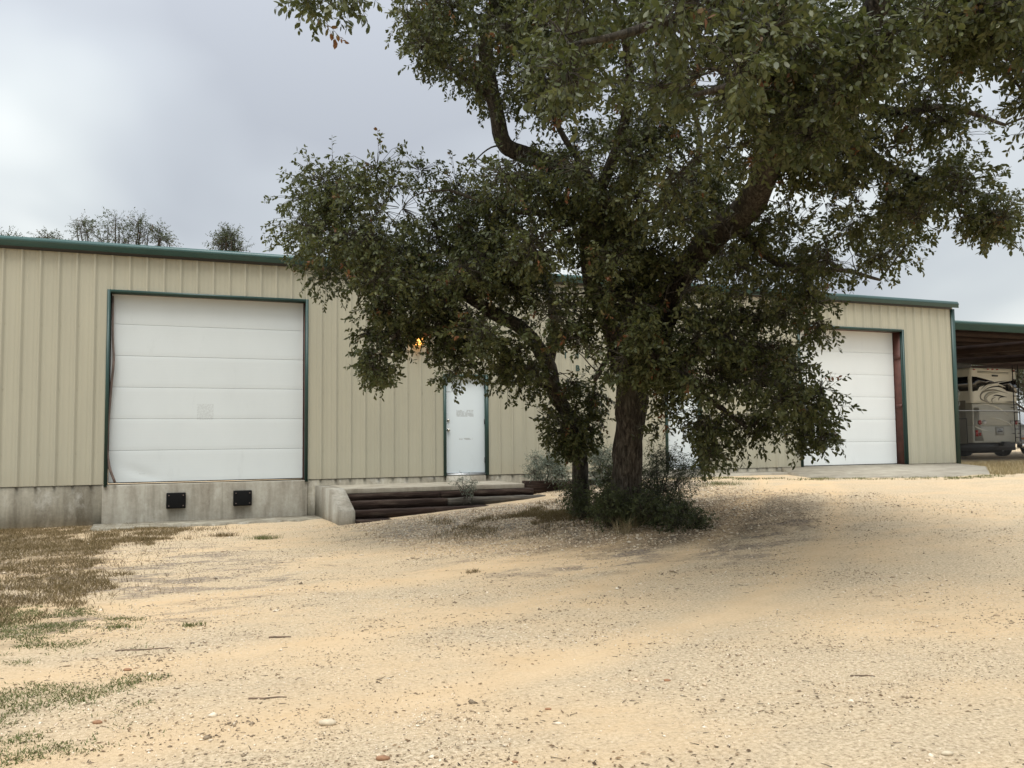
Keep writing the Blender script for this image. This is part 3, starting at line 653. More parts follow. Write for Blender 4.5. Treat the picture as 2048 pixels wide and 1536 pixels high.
REG = [  # polygon, clumps, depth lo, depth hi, radius px, sprigs per clump
 ([(600, 400), (650, 340), (760, 310), (880, 330), (960, 340), (1050, 380), (1080, 560), (1040, 600), (950, 560), (860, 600), (760, 560), (640, 520), (590, 470)], 50, 11.2, 14.6, 58, 52),
 ([(620, 510), (900, 540), (1000, 590), (1060, 620), (1080, 740), (1010, 750), (930, 700), (850, 640), (780, 680), (720, 650), (680, 600)], 22, 11.2, 13.6, 42, 40),
 ([(720, 650), (780, 660), (800, 700), (745, 760), (735, 740)], 4, 11.8, 12.8, 26, 24),
 ([(900, 690), (1080, 700), (1120, 740), (1060, 760), (970, 750), (890, 750)], 6, 12, 12.8, 26, 26),
 ([(1000, 330), (1200, 260), (1450, 260), (1500, 400), (1440, 560), (1400, 640), (1220, 640), (1060, 600)], 60, 10.6, 15.5, 60, 56),
 ([(810, 10), (1000, -80), (1160, -60), (1180, 250), (1080, 230), (1000, 180), (900, 170), (830, 150)], 60, 10.8, 13.6, 50, 50),
 ([(880, 130), (1000, 150), (1060, 280), (990, 240), (930, 200)], 5, 12, 13, 34, 34),
 ([(1120, -80), (1560, -80), (1540, 150), (1440, 240), (1330, 240), (1200, 250), (1130, 180)], 34, 5.8, 8.6, 75, 42),
 ([(1180, 60), (1560, 60), (1560, 420), (1300, 420), (1180, 300)], 34, 9, 13.5, 62, 48),
 ([(1500, -80), (2150, -80), (2150, 120), (1950, 130), (1850, 200), (1700, 260), (1560, 260), (1480, 120)], 46, 7.2, 11, 72, 48),
 ([(1560, 220), (1820, 200), (1960, 260), (1900, 330), (1720, 330), (1560, 340)], 22, 9.3, 11.5, 55, 42),
 ([(1780, -60), (2150, -60), (2150, 140), (1860, 140)], 18, 6.8, 8.6, 55, 40),
 ([(1560, 60), (1800, 40), (1760, 200), (1640, 260), (1540, 330), (1480, 300)], 20, 6.8, 9.2, 55, 44),
 ([(1380, 560), (1300, 640), (1210, 620), (1200, 500), (1330, 480)], 14, 10.8, 12.0, 45, 44),
 ([(1120, 360), (1250, 400), (1240, 520), (1120, 480)], 10, 11, 12.4, 45, 44),
 ([(1960, 110), (2140, 120), (2140, 300), (2060, 280), (2000, 220)], 9, 7.5, 9.5, 42, 26),
 ([(1580, 320), (1900, 320), (2000, 380), (2010, 440), (1900, 430), (1800, 440), (1700, 430), (1560, 420)], 30, 9.8, 12, 46, 40),
 ([(1900, 380), (2030, 380), (2010, 480), (1950, 460)], 5, 10, 11.5, 26, 26),
 ([(1440, 420), (1700, 430), (1820, 460), (1830, 520), (1760, 560), (1640, 560), (1560, 620), (1440, 620)], 34, 10.6, 13, 50, 40),
 ([(1080, 600), (1260, 600), (1420, 620), (1420, 740), (1300, 800), (1180, 740), (1100, 700)], 30, 10.8, 12.6, 48, 44),
 ([(1220, 640), (1330, 640), (1400, 760), (1330, 850), (1290, 860), (1300, 800), (1240, 760)], 14, 10.6, 12, 44, 44),
 ([(1400, 600), (1620, 580), (1660, 640), (1590, 680), (1620, 740), (1660, 790), (1680, 850), (1560, 880), (1440, 860), (1330, 850), (1380, 740)], 46, 10.6, 12.8, 46, 40),
 ([(1600, 840), (1700, 870), (1640, 905), (1590, 900)], 5, 11, 11.8, 22, 22),
 ([(1360, 840), (1450, 850), (1440, 920), (1400, 910)], 5, 11.2, 12.2, 24, 22),
 ([(1300, 850), (1380, 850), (1380, 880), (1310, 880)], 2, 11.5, 12.4, 22, 20),
 ([(615, -40), (720, -40), (700, -5), (640, 50), (622, 85)], 8, 7.1, 7.7, 17, 8),
 ([(700, -420), (2500, -420), (2400, -90), (1200, -90), (860, -90)], 10, 9.5, 13, 90, 24),
 ([(2080, -60), (2500, 0), (2500, 420), (2200, 420), (2100, 300)], 7, 8, 12, 75, 22),
]
HOLES = [(1415, 150, 30, 45), (1350, 85, 28, 14), (1225, 130, 20, 26), (1110, 265, 24, 26), (1215, 330, 22, 30), (1300, 140, 20, 16), (1020, 150, 20, 22), (1140, 220, 16, 16), (1640, 395, 50, 20), (1590, 470, 26, 14), (1740, 385, 30, 24), (1560, 385, 20, 20), (1980, 175, 50, 40), (1900, 270, 30, 14), (1690, 130, 16, 14), (1720, 210, 34, 10), (1450, 445, 20, 16), (795, 410, 24, 22), (770, 450, 16, 16), (930, 265, 40, 26), (1160, 290, 16, 10), (1680, 500, 30, 20), (1850, 470, 16, 12), (1300, 330, 16, 10), (1370, 320, 22, 12), (1000, 260, 14, 20), (1215, 660, 16, 14), (1140, 722, 54, 30), (1145, 745, 26, 10), (1405, 735, 22, 16), (1500, 590, 18, 26), (1330, 830, 26, 10), (1460, 750, 16, 12), (960, 440, 14, 12), (1240, 860, 30, 70), (1350, 870, 22, 20), (836, 688, 20, 20), (1270, 300, 14, 10), (1490, 300, 16, 12), (1060, 200, 14, 14), (1620, 60, 14, 10), (1850, 120, 20, 14), (1790, 280, 26, 12), (1420, 690, 16, 20), (1540, 660, 26, 16), (1480, 810, 22, 14), (1090, 660, 12, 14)]
def keep_main(px, py, O):
    ok = np.ones(len(px), bool); r = np.random.RandomState(5)
    dep = (O-EYE)@_F
    for hx, hy, a, b in HOLES:
        d = ((px-hx)/(a*1.25))**2+((py-hy)/(b*1.25))**2+r.normal(0, .12, len(px)); ok &= d > 1
    gap = [(740, -60), (770, 240), (880, 290), (970, 285), (985, 250), (900, 205), (840, 190), (795, 195), (775, 100), (800, -60)]
    ok &= ~inpoly(px, py, gap)
    ok &= ~((px > 1225) & (px < 1290) & (py > 790) & (py < 960))
    rn = r.normal(0, 7, len(px))
    for (ax, ay, bx, by, w_) in ((1385, 520, 1500, 410, 20), (1500, 410, 1545, 330, 27), (1330, 640, 1345, 560, 30), (1010, 290, 985, 170, 18), (1010, 295, 1060, 312, 18), (925, 588, 1045, 655, 17), (1215, 640, 1245, 700, 20), (1095, 730, 1130, 820, 16), (1250, 690, 1265, 600, 10)):
        t_ = np.clip(((px-ax)*(bx-ax)+(py-ay)*(by-ay))/((bx-ax)**2+(by-ay)**2), 0, 1)
        ok &= np.hypot(px-ax-t_*(bx-ax), py-ay-t_*(by-ay)) > w_+rn
    return ok
def make_clumps(reg, r=rs, kn=1, ks=1, kr=1):
    out = []
    for poly, n, lo, hi, rp, ns in reg:
        for (x, y, d) in sample_poly(poly, int(round(n*kn)), lo, hi, r):
            p = P(x, y, d); rad = kr*rp*d/FPX*r.uniform(.7, 1.3)
            out.append((*p, rad, ns*ks*r.uniform(.7, 1.3)))
    return out
r1 = np.random.RandomState(21)
cl1 = make_clumps(REG, r1, 1.15, .92, .92)
nl = build_tree(oak, oak_limbs, cl1, oak_leaf, keep_main, .067, .22, 10, rr=r1, tintmu=.45, wlr=.5)
print('oak leaves', nl)

# --- the slim oak beside it
slim = empty('oak_tree', tuple(P(1165, 1055, 14.0)), 'slim grey oak stem bending left beside the thick trunk', 'tree')
slim_limbs = [L3(x) for x in [
 [(1168, 1085, 14, .20), (1165, 1040, 14, .15), (1161, 960, 14, .125), (1157, 890, 14, .12), (1135, 830, 13.9, .12), (1110, 785, 13.8, .12), (1098, 735, 13.7, .115), (1072, 688, 13.5, .115), (1035, 652, 13.3, .11), (985, 625, 13.1, .095), (930, 590, 12.9, .08), (860, 560, 12.7, .055), (780, 550, 12.5, .035), (690, 530, 12.4, .02)],
 [(1098, 735, 13.7, .08), (1110, 650, 13.7, .07), (1090, 560, 13.8, .06), (1050, 470, 13.9, .045), (980, 410, 14, .03)],
 [(1157, 890, 14, .05), (1180, 830, 13.8, .04), (1190, 790, 13.7, .025)],
 [(1107, 785, 13.8, .05), (1060, 760, 13.5, .03), (1000, 770, 13.3, .015)],
 [(930, 590, 12.9, .05), (860, 620, 12.6, .03), (800, 660, 12.5, .02), (760, 720, 12.5, .012)],
]]
REG2 = [
 ([(640, 470), (1000, 440), (1060, 560), (980, 620), (850, 620), (700, 580)], 34, 12, 14.8, 50, 44),
 ([(700, 600), (860, 610), (880, 700), (820, 700), (740, 680)], 12, 12, 13.2, 34, 36),
 ([(840, 620), (960, 640), (950, 720), (890, 730)], 8, 12.4, 13.2, 30, 30),
 ([(730, 700), (790, 690), (750, 770)], 3, 12.3, 12.8, 18, 20),
 ([(1060, 740), (1150, 740), (1180, 860), (1150, 910), (1110, 860), (1100, 800)], 14, 13, 13.9, 34, 36),
 ([(1100, 870), (1200, 880), (1190, 930), (1130, 915)], 5, 13.2, 13.9, 20, 20),
 ([(1170, 740), (1230, 760), (1220, 850), (1180, 860)], 6, 13.2, 13.8, 24, 28),
 ([(960, 740), (1060, 720), (1090, 780), (1020, 780)], 5, 13.2, 13.7, 22, 22),
]
def keep_slim(px, py, O):
    ok = keep_main(px, py, O)
    ok &= ~((px > 1090) & (px < 1180) & (py > 700) & (py < 735))
    return ok
r2 = np.random.RandomState(33)
build_tree(slim, slim_limbs, make_clumps(REG2, r2, 1.2, .92, .92), oak_leaf, keep_slim, .066, .21, 10, rr=r2, tintmu=.45, brown=.03, wlr=.5)

# --- shrubs and weeds
def shrub(name, label, cat, base, polys, mat, leafL, spr, k, seed, stems=9, brown=0, wlr=.42, tintmu=.4, group=None, clumpmul=1, hang=.0):
    r = np.random.RandomState(seed); root = empty(name, tuple(base), label, cat, group)
    cl_ = make_clumps(polys, r); limbs = []
    pick = [cl_[i] for i in r.permutation(len(cl_))[:stems]]
    for c in pick:
        a = np.array(base)+np.array([r.normal(0, .05), r.normal(0, .05), -.03]); c = np.array(c[:3]); mid = a*.45+c*.55+r.normal(0, .05, 3)
        limbs.append(([a, mid, c], [.014, .009, .004]))
    build_tree(root, limbs, cl_, mat, None, leafL, spr, k, 0, r, .004, tintmu, brown, hang, ('stems', 'branches', 'foliage'), wlr)
    return root
dk = leaf_mat('dark_shrub_leaf', [(0, (.04, .05, .02)), (.5, (.08, .095, .04)), (1, (.16, .17, .08))], .25)
sg = leaf_mat('sage_leaf', [(0, (.12, .145, .11)), (.5, (.20, .23, .18)), (1, (.30, .33, .27))], .15, .8)
gs = leaf_mat('grey_green_leaf', [(0, (.035, .05, .028)), (.5, (.07, .09, .05)), (1, (.12, .14, .09))], .15, .7)
def gp(px, py, depth): 
    p = P(px, py, depth); p[2] = float(gz(p[0], p[1])); return p
shrub('shrub', 'dark green shrub thicket growing up around the two oak trunks', 'shrub', gp(1225, 1050, 12.5),
      [([(1180, 960), (1290, 950), (1300, 1050), (1190, 1050)], 0, 12.0, 13.6, 32, 60), ([(1185, 1000), (1215, 978), (1290, 1010), (1300, 1050), (1190, 1052)], 20, 12.1, 12.7, 24, 34), ([(1190, 940), (1230, 930), (1300, 950), (1310, 1040), (1200, 1040)], 14, 13.2, 13.9, 30, 34), ([(1120, 975), (1160, 960), (1200, 1030), (1160, 1040)], 13, 13.1, 13.9, 22, 34)], dk, .034, .13, 12, 41, 14)
shrub('shrub', 'low dark evergreen shrub spreading right of the thick oak trunk', 'shrub', gp(1310, 1058, 12.6),
      [([(1270, 990), (1340, 1000), (1400, 1030), (1400, 1052), (1280, 1056)], 30, 11.9, 13.2, 25, 40)], dk, .032, .12, 12, 42, 12)
shrub('shrub', 'thin twiggy grey-green bush behind the thick trunk, in front of the hidden door', 'shrub', gp(1320, 1000, 13.6),
      [([(1285, 900), (1340, 900), (1390, 940), (1370, 1000), (1290, 1010)], 36, 13.0, 14.4, 28, 34)], gs, .026, .14, 9, 43, 14)
shrub('sage_bush', 'silvery sage bush against the wall left of the slim oak stem', 'bush', gp(1095, 965, 18.9),
      [([(1062, 915), (1110, 905), (1130, 930), (1125, 955), (1062, 958)], 22, 18.4, 19.3, 16, 40)], sg, .03, .15, 10, 44, 10, group='silvery sage bushes along the wall')
shrub('sage_bush', 'silvery sage bush seen between the two oak trunks', 'bush', gp(1208, 975, 18.6),
      [([(1180, 905), (1225, 900), (1235, 970), (1180, 968)], 20, 18.2, 19.0, 16, 40)], sg, .03, .15, 10, 45, 10, group='silvery sage bushes along the wall')
shrub('weed', 'small grey-green weed growing out of the timber steps', 'weed', PY(936, 1008, 16.35),
      [([(912, 965), (945, 950), (955, 975), (945, 990), (920, 985)], 9, 16.9, 17.3, 9, 22)], sg, .022, .10, 8, 46, 7, tintmu=.25)

# --- trees behind the building (tops show above the eave)
far_leaf = leaf_mat('far_tree_leaf', [(0, (.03, .042, .022)), (.5, (.06, .075, .035)), (.9, (.10, .09, .05)), (1, (.12, .07, .05))], .2)
def far_tree(px, pytop, depth, wpx, label, seed, zb=.6, n=26, group='trees behind the warehouse', leafL=.085, hpx=260, cmul=1.0):
    r = np.random.RandomState(seed); top = P(px, pytop-34 if zb < 1 and depth < 50 else pytop, depth); base = np.array([top[0], top[1], zb])
    root = empty('distant_tree', tuple(base), label, 'tree', group)
    H = top[2]-zb; w = wpx*depth/FPX
    limbs = [([base, base+np.array([.1, 0, H*.3]), base+np.array([-.1, .1, H*.6]), top-np.array([0, 0, H*.12])], [.22, .17, .11, .03])]
    cls = []
    for i in range(n):
        a = r.uniform(0, 6.28); rad = w*math.sqrt(r.uniform(0, 1)); hh = r.uniform(.35, 1)
        rad *= math.sqrt(max(.05, 1-((hh-.6)/.45)**2))
        c = base+np.array([math.cos(a)*rad, math.sin(a)*rad, H*(.32+.62*hh)-0*rad]); cls.append((*c, w*.22*cmul, 34))
        if i % 4 == 0:
            limbs.append(([base+np.array([0, 0, H*.35]), base*.45+c*.55+np.array([0, 0, H*.1]), c], [.09, .05, .015]))
    for i in range(17):   # leaders that make the ragged top
        x = r.uniform(-1, 1)*w*.9; hh = r.uniform(-.5, .15)*1.0-abs(x)/w*.5
        c = top+np.array([x, r.uniform(-.6, .6), hh-.25]); cls.append((*c, .30*cmul, 20)); limbs.append(([base+np.array([x*.3, 0, H*.6]), c-np.array([0, 0, .7]), c+np.array([0, 0, .15])], [.05, .03, .008]))
    build_tree(root, limbs, cls, far_leaf, None, leafL, .42, 8, 0, r, .01, .45, .05, -.3)
far_tree(235, 462, 38, 105, 'broad ragged tree top showing above the green eave at left', 61, n=30)
far_tree(460, 492, 39, 22, 'small tree top above the eave just left of the oak crown', 62, n=8)
far_tree(18, 503, 37, 22, 'leftmost tree top barely showing above the eave', 63, n=8)
far_tree(100, 503, 38, 20, 'thin twig-like tree top between the broad one and the left frame edge', 64, n=7)
for i, (px, pt, dp, w) in enumerate(((2050, 690, 62, 150), (2170, 680, 60, 150), (1960, 700, 66, 140))):
    far_tree(px, pt, dp, w, ['dark tree far behind the carport, beside the motorhome', 'dark tree far behind the carport, right of the frame edge', 'dark tree far behind the motorhome'][i], 70+i, n=34, leafL=.16, cmul=1.6, group='trees beyond the carport')

# ------------------------------------------------------------------ loose stones, litter, grass
def stones(name, pts, size, mat, tints, flat=.55, r=rs):
    n = len(pts); base = np.array([(1, 0, 0), (0, 1, 0), (-1, 0, 0), (0, -1, 0), (0, 0, 1), (0, 0, -1)], float)
    a = r.uniform(0, 6.28, n); s = size[:, None, None]*r.uniform(.6, 1.3, (n, 6, 1))*base[None]*np.stack([r.uniform(.7, 1.5, n), r.uniform(.6, 1.0, n), flat*r.uniform(.6, 1.2, n)], -1)[:, None]
    s = s+r.normal(0, .18, (n, 6, 3))*size[:, None, None]
    x = s[..., 0]*np.cos(a)[:, None]-s[..., 1]*np.sin(a)[:, None]; y = s[..., 0]*np.sin(a)[:, None]+s[..., 1]*np.cos(a)[:, None]
    V = np.stack([x, y, s[..., 2]], -1)+pts[:, None]
    f = np.array([(0, 1, 4), (1, 2, 4), (2, 3, 4), (3, 0, 4), (1, 0, 5), (2, 1, 5), (3, 2, 5), (0, 3, 5)]).ravel()
    lp = ((np.arange(n)*6)[:, None]+f[None]).ravel()
    return mesh_np(name, V.reshape(-1, 3), np.full(n*8, 3), lp, mat, attr=np.repeat(tints, 6))
stone_mat = tint_mat('limestone_chips', [(0, (.15, .115, .08)), (.25, (.33, .25, .16)), (.6, (.62, .48, .33)), (1, (.77, .68, .53))])
rg = np.random.RandomState(9)
# yard-wide chips, denser near the viewer
n = 110000; d = 2.6+(rg.uniform(0, 1, n)**1.5)*14; th = YAW+rg.uniform(-.62, .62, n); X = np.sin(th)*d; Y = np.cos(th)*d
ok = (Y < 16.4) & (fbm(X*.9+3, Y*.9, 3)+rg.normal(0, .13, n)-.14*np.maximum.reduce([np.clip(1.2-np.abs(Y-(4.9+.10*X+.05*X*X))/.42, 0, 1), np.clip(1.2-np.abs(Y-(6.6+.12*X+.05*X*X))/.4, 0, 1), np.clip(1.2-np.abs(Y-(9.2-.02*X+.035*X*X))/.5, 0, 1)]) > .44); X, Y, d = X[ok], Y[ok], d[ok]; n = len(X)
cl_ = fbm(X*2.3+8, Y*2.3, 3); sz = .0024+.006*rg.rand(n)**2.0*(.5+1.4*np.clip(cl_-.35, 0, 1)*2)+d*.00045; big = rg.rand(n) < .006+.02*(cl_ > .58); sz = np.where(big, sz*2.3, sz)
tag(stones('gravel', np.stack([X, Y, gz(X, Y)+sz*.1], -1), sz, stone_mat, np.where(rg.rand(n) < np.clip((fbm(X*1.5+21, Y*2.6+4, 4)-.40)*4.5, .12, .8), rg.uniform(0, .35, n), rg.uniform(.45, .95, n)), r=rg), kind='stuff')
# coarse white gravel between the steps and the oaks
n = 48000; X = rg.uniform(3.2, 10.6, n); Y = rg.uniform(9.2, 17.3, n)
mk = np.exp(-(((X-6.3)/2.9)**2+((Y-13.6)/2.6)**2))+.5*np.exp(-(((X-9)/1.6)**2+((Y-15.6)/1.2)**2))+.35*np.exp(-(((X-6.4)/2.0)**2+((Y-10.6)/.9)**2))
steptop = (X < 7.5) & (Y > 15.75)
ok = (mk > rg.uniform(.12, .9, n)) & ~steptop; X, Y = X[ok], Y[ok]; n = len(X); sz = rg.uniform(.010, .024, n)
tag(stones('gravel', np.stack([X, Y, gz(X, Y)+sz*.2], -1), sz, stone_mat, rg.uniform(.25, 1, n), r=rg), kind='stuff')
# leaf litter and twigs
def litter(X, Y, size, mat, name, lift=.004):
    n = len(X); B = np.stack([X, Y, gz(X, Y)+lift], -1); a = rg.uniform(0, 6.28, n); D = norm(np.stack([np.cos(a), np.sin(a), rg.uniform(-.05, .35, n)], -1)); Nn = norm(rg.normal(0, .3, (n, 3))+np.array([0, 0, 1.]))
    v, fc, lp = leaves_arrays(B, D, Nn, size, size*rg.uniform(.3, .5, n), .2)
    return tag(mesh_np(name, v, fc, lp, mat, attr=np.repeat(rg.rand(n), 6)), kind='stuff')
lit_mat = tint_mat('dead_leaf', [(0, (.07, .046, .028)), (.5, (.14, .092, .054)), (1, (.26, .17, .09))])
n = 30000; X = 7.4+rg.normal(0, 1.5, n); Y = 11.2+rg.normal(0, 1.0, n); ok = (Y < 15.6); 
n2 = 26000; d2 = 3+rg.rand(n2)*12; th = YAW+rg.uniform(-.62, .62, n2); k2 = fbm(np.sin(th)*d2*1.3+31, np.cos(th)*d2*2.2, 4)+rg.normal(0, .05, n2) > .60; d2, th = d2[k2], th[k2]
X = np.concatenate([X[ok], np.sin(th)*d2]); Y = np.concatenate([Y[ok], np.cos(th)*d2]); ok = Y < 15.6
litter(X[ok], Y[ok], .008+.026*rg.rand(ok.sum())**1.6, lit_mat, 'leaf_litter')
n = 900; d2 = 3+rg.rand(n)*11; th = YAW+rg.uniform(-.62, .62, n); X = np.sin(th)*d2; Y = np.cos(th)*d2; ok = Y < 15.6; X, Y = X[ok], Y[ok]; n = len(X)
a = rg.uniform(0, 6.28, n); ln = .012+.05*rg.rand(n)**2; A = np.stack([X, Y, gz(X, Y)+.004], -1); X2 = X+np.cos(a)*ln; Y2 = Y+np.sin(a)*ln
Bq = np.stack([X2, Y2, gz(X2, Y2)+.005], -1); v, fc, lp = prisms(A, Bq, np.full(n, .0022), np.full(n, .0012)); tag(mesh_np('twigs', v, fc, lp, M['bark']), kind='stuff')
# a few sticks and cobbles one can point at
STK = simple('dry_stick', (.15, .105, .07), .9, var=.4, scale=20)
def stick(px, py, lpx, ang, label, r_=.006):
    c = PZ(px, py, .0); k = 6; ln = lpx*np.linalg.norm(c-EYE)/FPX; pts = []
    for i in range(k):
        t_ = i/(k-1)-.5; x = c[0]+math.cos(ang)*ln*t_; y = c[1]+math.sin(ang)*ln*t_+.007*math.sin(i*2.1); pts.append((x, y, float(gz(x, y))+r_*.7))
    V, F, _, _ = tube_arrays(pts, [r_, r_, r_*.9, r_*.8, r_*.7, r_*.4], 6, .2); b_ = MB(); b_.add(V, F); o = b_.build('stick', STK, None, True); tag(o, label, 'stick', 'fallen sticks on the gravel')
stick(285, 1300, 90, YAW*-1+.25, 'long thin stick on the bare ground right of the green weeds')
stick(535, 1395, 68, -YAW+.1, 'straight stick in the lower left gravel', .0065)
stick(1725, 1350, 42, -YAW, 'short straight stick in the lower right gravel')
stick(560, 1275, 40, -YAW+.3, 'short dark stick in the middle left gravel', .008)
def cobble(px, py, wpx, mat, label):
    c = PZ(px, py, .0); s_ = wpx*np.linalg.norm(c-EYE)/FPX/2; import bmesh
    bm = bmesh.new(); bmesh.ops.create_icosphere(bm, subdivisions=2, radius=1)
    r = np.random.RandomState(int(px)); 
    for v_ in bm.verts:
        k = 1+.25*(vnoise(v_.co.x*1.7+px, v_.co.y*1.7+v_.co.z*2)-.5); ca, sa = math.cos(-YAW), math.sin(-YAW); x, y, z = v_.co.x*s_*k, v_.co.y*s_*.55*k, v_.co.z*s_*.42*k
        v_.co = (c[0]+x*ca-y*sa, c[1]+x*sa+y*ca, float(gz(c[0], c[1]))+s_*.2+z)
    me = bpy.data.meshes.new('stone'); bm.to_mesh(me); bm.free(); me.materials.append(mat); me.polygons.foreach_set('use_smooth', np.ones(len(me.polygons), bool))
    o = bpy.data.objects.new('stone', me); COL.objects.link(o); tag(o, label, 'stone', 'loose stones on the gravel')
brs = simple('brown_stone', (.28, .15, .08), .9, var=.3, scale=30, bumps=.4); pls = simple('pale_stone', (.50, .42, .30), .9, var=.2, scale=30, bumps=.4)
cobble(766, 1519, 27, brs, 'reddish brown stone at the bottom edge, left of centre')
cobble(1096, 1417, 13, brs, 'small brown stone near the bottom middle')
cobble(195, 1447, 18, brs, 'brown stone in the lower left, near the weeds')
cobble(255, 1341, 15, brs, 'brown stone in the left gravel above the lower weeds')
cobble(655, 1452, 34, pls, 'pale flat stone at lower left of centre')
cobble(1334, 1359, 14, brs, 'small dark stone in the lower right middle')
cobble(1030, 1528, 13, brs, 'small brown stone at the bottom edge in the centre')
cobble(1895, 1512, 22, pls, 'pale stone near the bottom right corner')

def grass(name, X, Y, H, mat, wid=.003, lean=.5, zf=gz, group=None):
    n = len(X); z = zf(X, Y)-.005; a = rg.uniform(0, 6.28, n); l = rg.uniform(.1, lean, n)*H; dx = np.cos(a)*l; dy = np.sin(a)*l
    b = rg.uniform(0, 6.28, n); wx = np.cos(b)*wid; wy = np.sin(b)*wid
    v = np.stack([np.stack([X-wx, Y-wy, z], -1), np.stack([X+wx, Y+wy, z], -1), np.stack([X+dx*.4+wx*.8, Y+dy*.4+wy*.8, z+H*.6], -1), np.stack([X+dx*.4-wx*.8, Y+dy*.4-wy*.8, z+H*.6], -1), np.stack([X+dx, Y+dy, z+H], -1)], 1)
    lp = ((np.arange(n)*5)[:, None]+np.array([0, 1, 2, 3, 3, 2, 4])[None]).ravel()
    return tag(mesh_np(name, v.reshape(-1, 3), np.tile([4, 3], n), lp, mat, attr=np.repeat(rg.rand(n), 5)), kind='stuff')
brg = leaf_mat('brown_grass', [(0, (.09, .06, .03)), (.5, (.17, .12, .06)), (1, (.28, .21, .11))], .2, .9)
grg = leaf_mat('green_grass', [(0, (.075, .09, .025)), (.5, (.12, .14, .045)), (1, (.24, .22, .11))], .2, .8)
tng = leaf_mat('tan_grass', [(0, (.20, .15, .08)), (.5, (.34, .27, .15)), (1, (.48, .4, .25))], .25, .9)
PL = [tuple(PZ(a, b, 0)[:2]) for a, b in ((-900, 1052), (250, 1052), (420, 1052), (330, 1082), (260, 1085), (215, 1120), (190, 1165), (120, 1200), (90, 1235), (0, 1262), (-500, 1330))]
n = 300000; X = rg.uniform(-8, 2.4, n); Y = rg.uniform(8.5, 18.2, n)
ed = fbm(X*1.6, Y*1.6, 3); Xe = X+(ed-.5)*1.6; ok = (inpoly(Xe, Y, PL) & (fbm(X*3+9, Y*3, 3)+rg.normal(0, .07, n) > .42)) | (inpoly(Xe-.5+rg.normal(0, .35, n), Y, PL) & (rg.rand(n) < .06)); X, Y = X[ok], Y[ok]
grass('dry_grass', X, Y, rg.uniform(.02, .07, len(X))*(.5+fbm(X*2, Y*2, 2))*np.where(rg.rand(len(X)) < .025, 2.4, 1), brg, .003, 1.8)
PG = [tuple(PZ(a, b, 0)[:2]) for a, b in ((-700, 1225), (100, 1215), (190, 1240), (240, 1265), (190, 1305), (110, 1330), (-700, 1350))]
PG2 = [tuple(PZ(a, b, 0)[:2]) for a, b in ((-500, 1380), (70, 1375), (120, 1392), (90, 1425), (40, 1455), (60, 1520), (-300, 1580), (-600, 1480))]
n = 330000; X = rg.uniform(-5, 1.8, n); Y = rg.uniform(3, 10, n); Xe = X+(fbm(X*1.6, Y*1.6, 3)-.5)*2.2+rg.normal(0, .12, n)
ok = (inpoly(Xe, Y, PG) | inpoly(Xe, Y, PG2)) & (fbm(X*5+2, Y*5, 3)+rg.normal(0, .08, n) > .48); X, Y = X[ok], Y[ok]
grass('green_weeds', X, Y, rg.uniform(.008, .026, len(X)), grg, .0035, 2.2)
PR = [tuple(PZ(a, b, .62)[:2]) for a, b in ((1480, 960), (1545, 952), (1640, 946), (1740, 951), (1765, 956), (1660, 961), (1580, 963))]
n = 60000; X = rg.uniform(8, 19, n); Y = rg.uniform(9, 18, n); Xe = X+(fbm(X*2, Y*2, 2)-.5)*.8
ok = inpoly(Xe, Y, PR) & ((Y < 15.2) | (Y < 17)); 
pr2 = [(12.2, 16.0), (13.4, 15.4), (15.4, 14.0), (17.6, 14.3), (17.4, 13.7), (15.2, 13.3), (13.2, 14.5), (11.6, 15.6), (10.6, 16.6), (10.6, 17.2), (12.2, 16.8)]
ok = inpoly(Xe, Y, pr2) & (fbm(X*3+1, Y*3, 3) > .4)
X, Y = X[ok], Y[ok]; grass('green_grass', X, Y, rg.uniform(.02, .055, len(X)), grg, .005, 1.4)
# dry strip at the foot of the corner, under the fence and carport edge
n = 60000; X = rg.uniform(17.5, 34, n); Y = rg.uniform(13.8, 19.4, n); inr = (Y > 14.4+ (fbm(X, Y, 3)-.5)*1.2) & ~inpoly(X, Y, [(p[0], p[1]) for p in top]) & ~((X < 21.25) & (Y > 18.2)) & (X > 17.8+(Y-14.4)*.6)
X, Y = X[inr], Y[inr]; grass('dry_grass', X, Y, rg.uniform(.05, .16, len(X))*np.where(Y > 17.5, 1.3, .8), tng, .005, .9)
# green grass tuft mat and small tufts at the left apron
def tuft(px, py, Z, n, h, mat, label, spread=.12, wid=.003, lean=1.2):
    c = PZ(px, py, Z); r = rg; X = c[0]+r.normal(0, spread, n); Y = c[1]+r.normal(0, spread*.6, n); z = gz(X, Y)
    o = grass('grass_tuft', X, Y, r.uniform(.4, 1, n)*h, mat, wid, lean); del o['kind']; tag(o, label, 'grass tuft', 'grass tufts on the yard')
tuft(528, 1078, 0, 260, .09, grg, 'small grass tuft in front of the dock, right of the others')
tuft(448, 1072, 0, 260, .09, brg, 'brownish grass tuft below the right dock bumper')
tuft(400, 1060, 0, 220, .08, brg, 'flat brown grass tuft at the edge of the dock apron', .25)
tuft(292, 1080, 0, 260, .10, brg, 'brown grass tuft at the corner of the dock apron')
tuft(1248, 1082, .12, 150, .30, tng, 'dry tan grass tuft at the foot of the thick oak trunk', .13, .0022, 1.6)
tuft(1440, 972, .6, 400, .10, grg, 'low green tuft on bare ground in front of the right walk', .28)
tuft(240, 1255, 0, 90, .05, grg, 'tiny green tuft in the left gravel', .06)
tuft(388, 1250, 0, 90, .05, grg, 'tiny grey-green tuft alone in the gravel', .05)
tuft(945, 1152, 0, 70, .06, brg, 'tiny brown tuft in the gravel before the oak', .05)
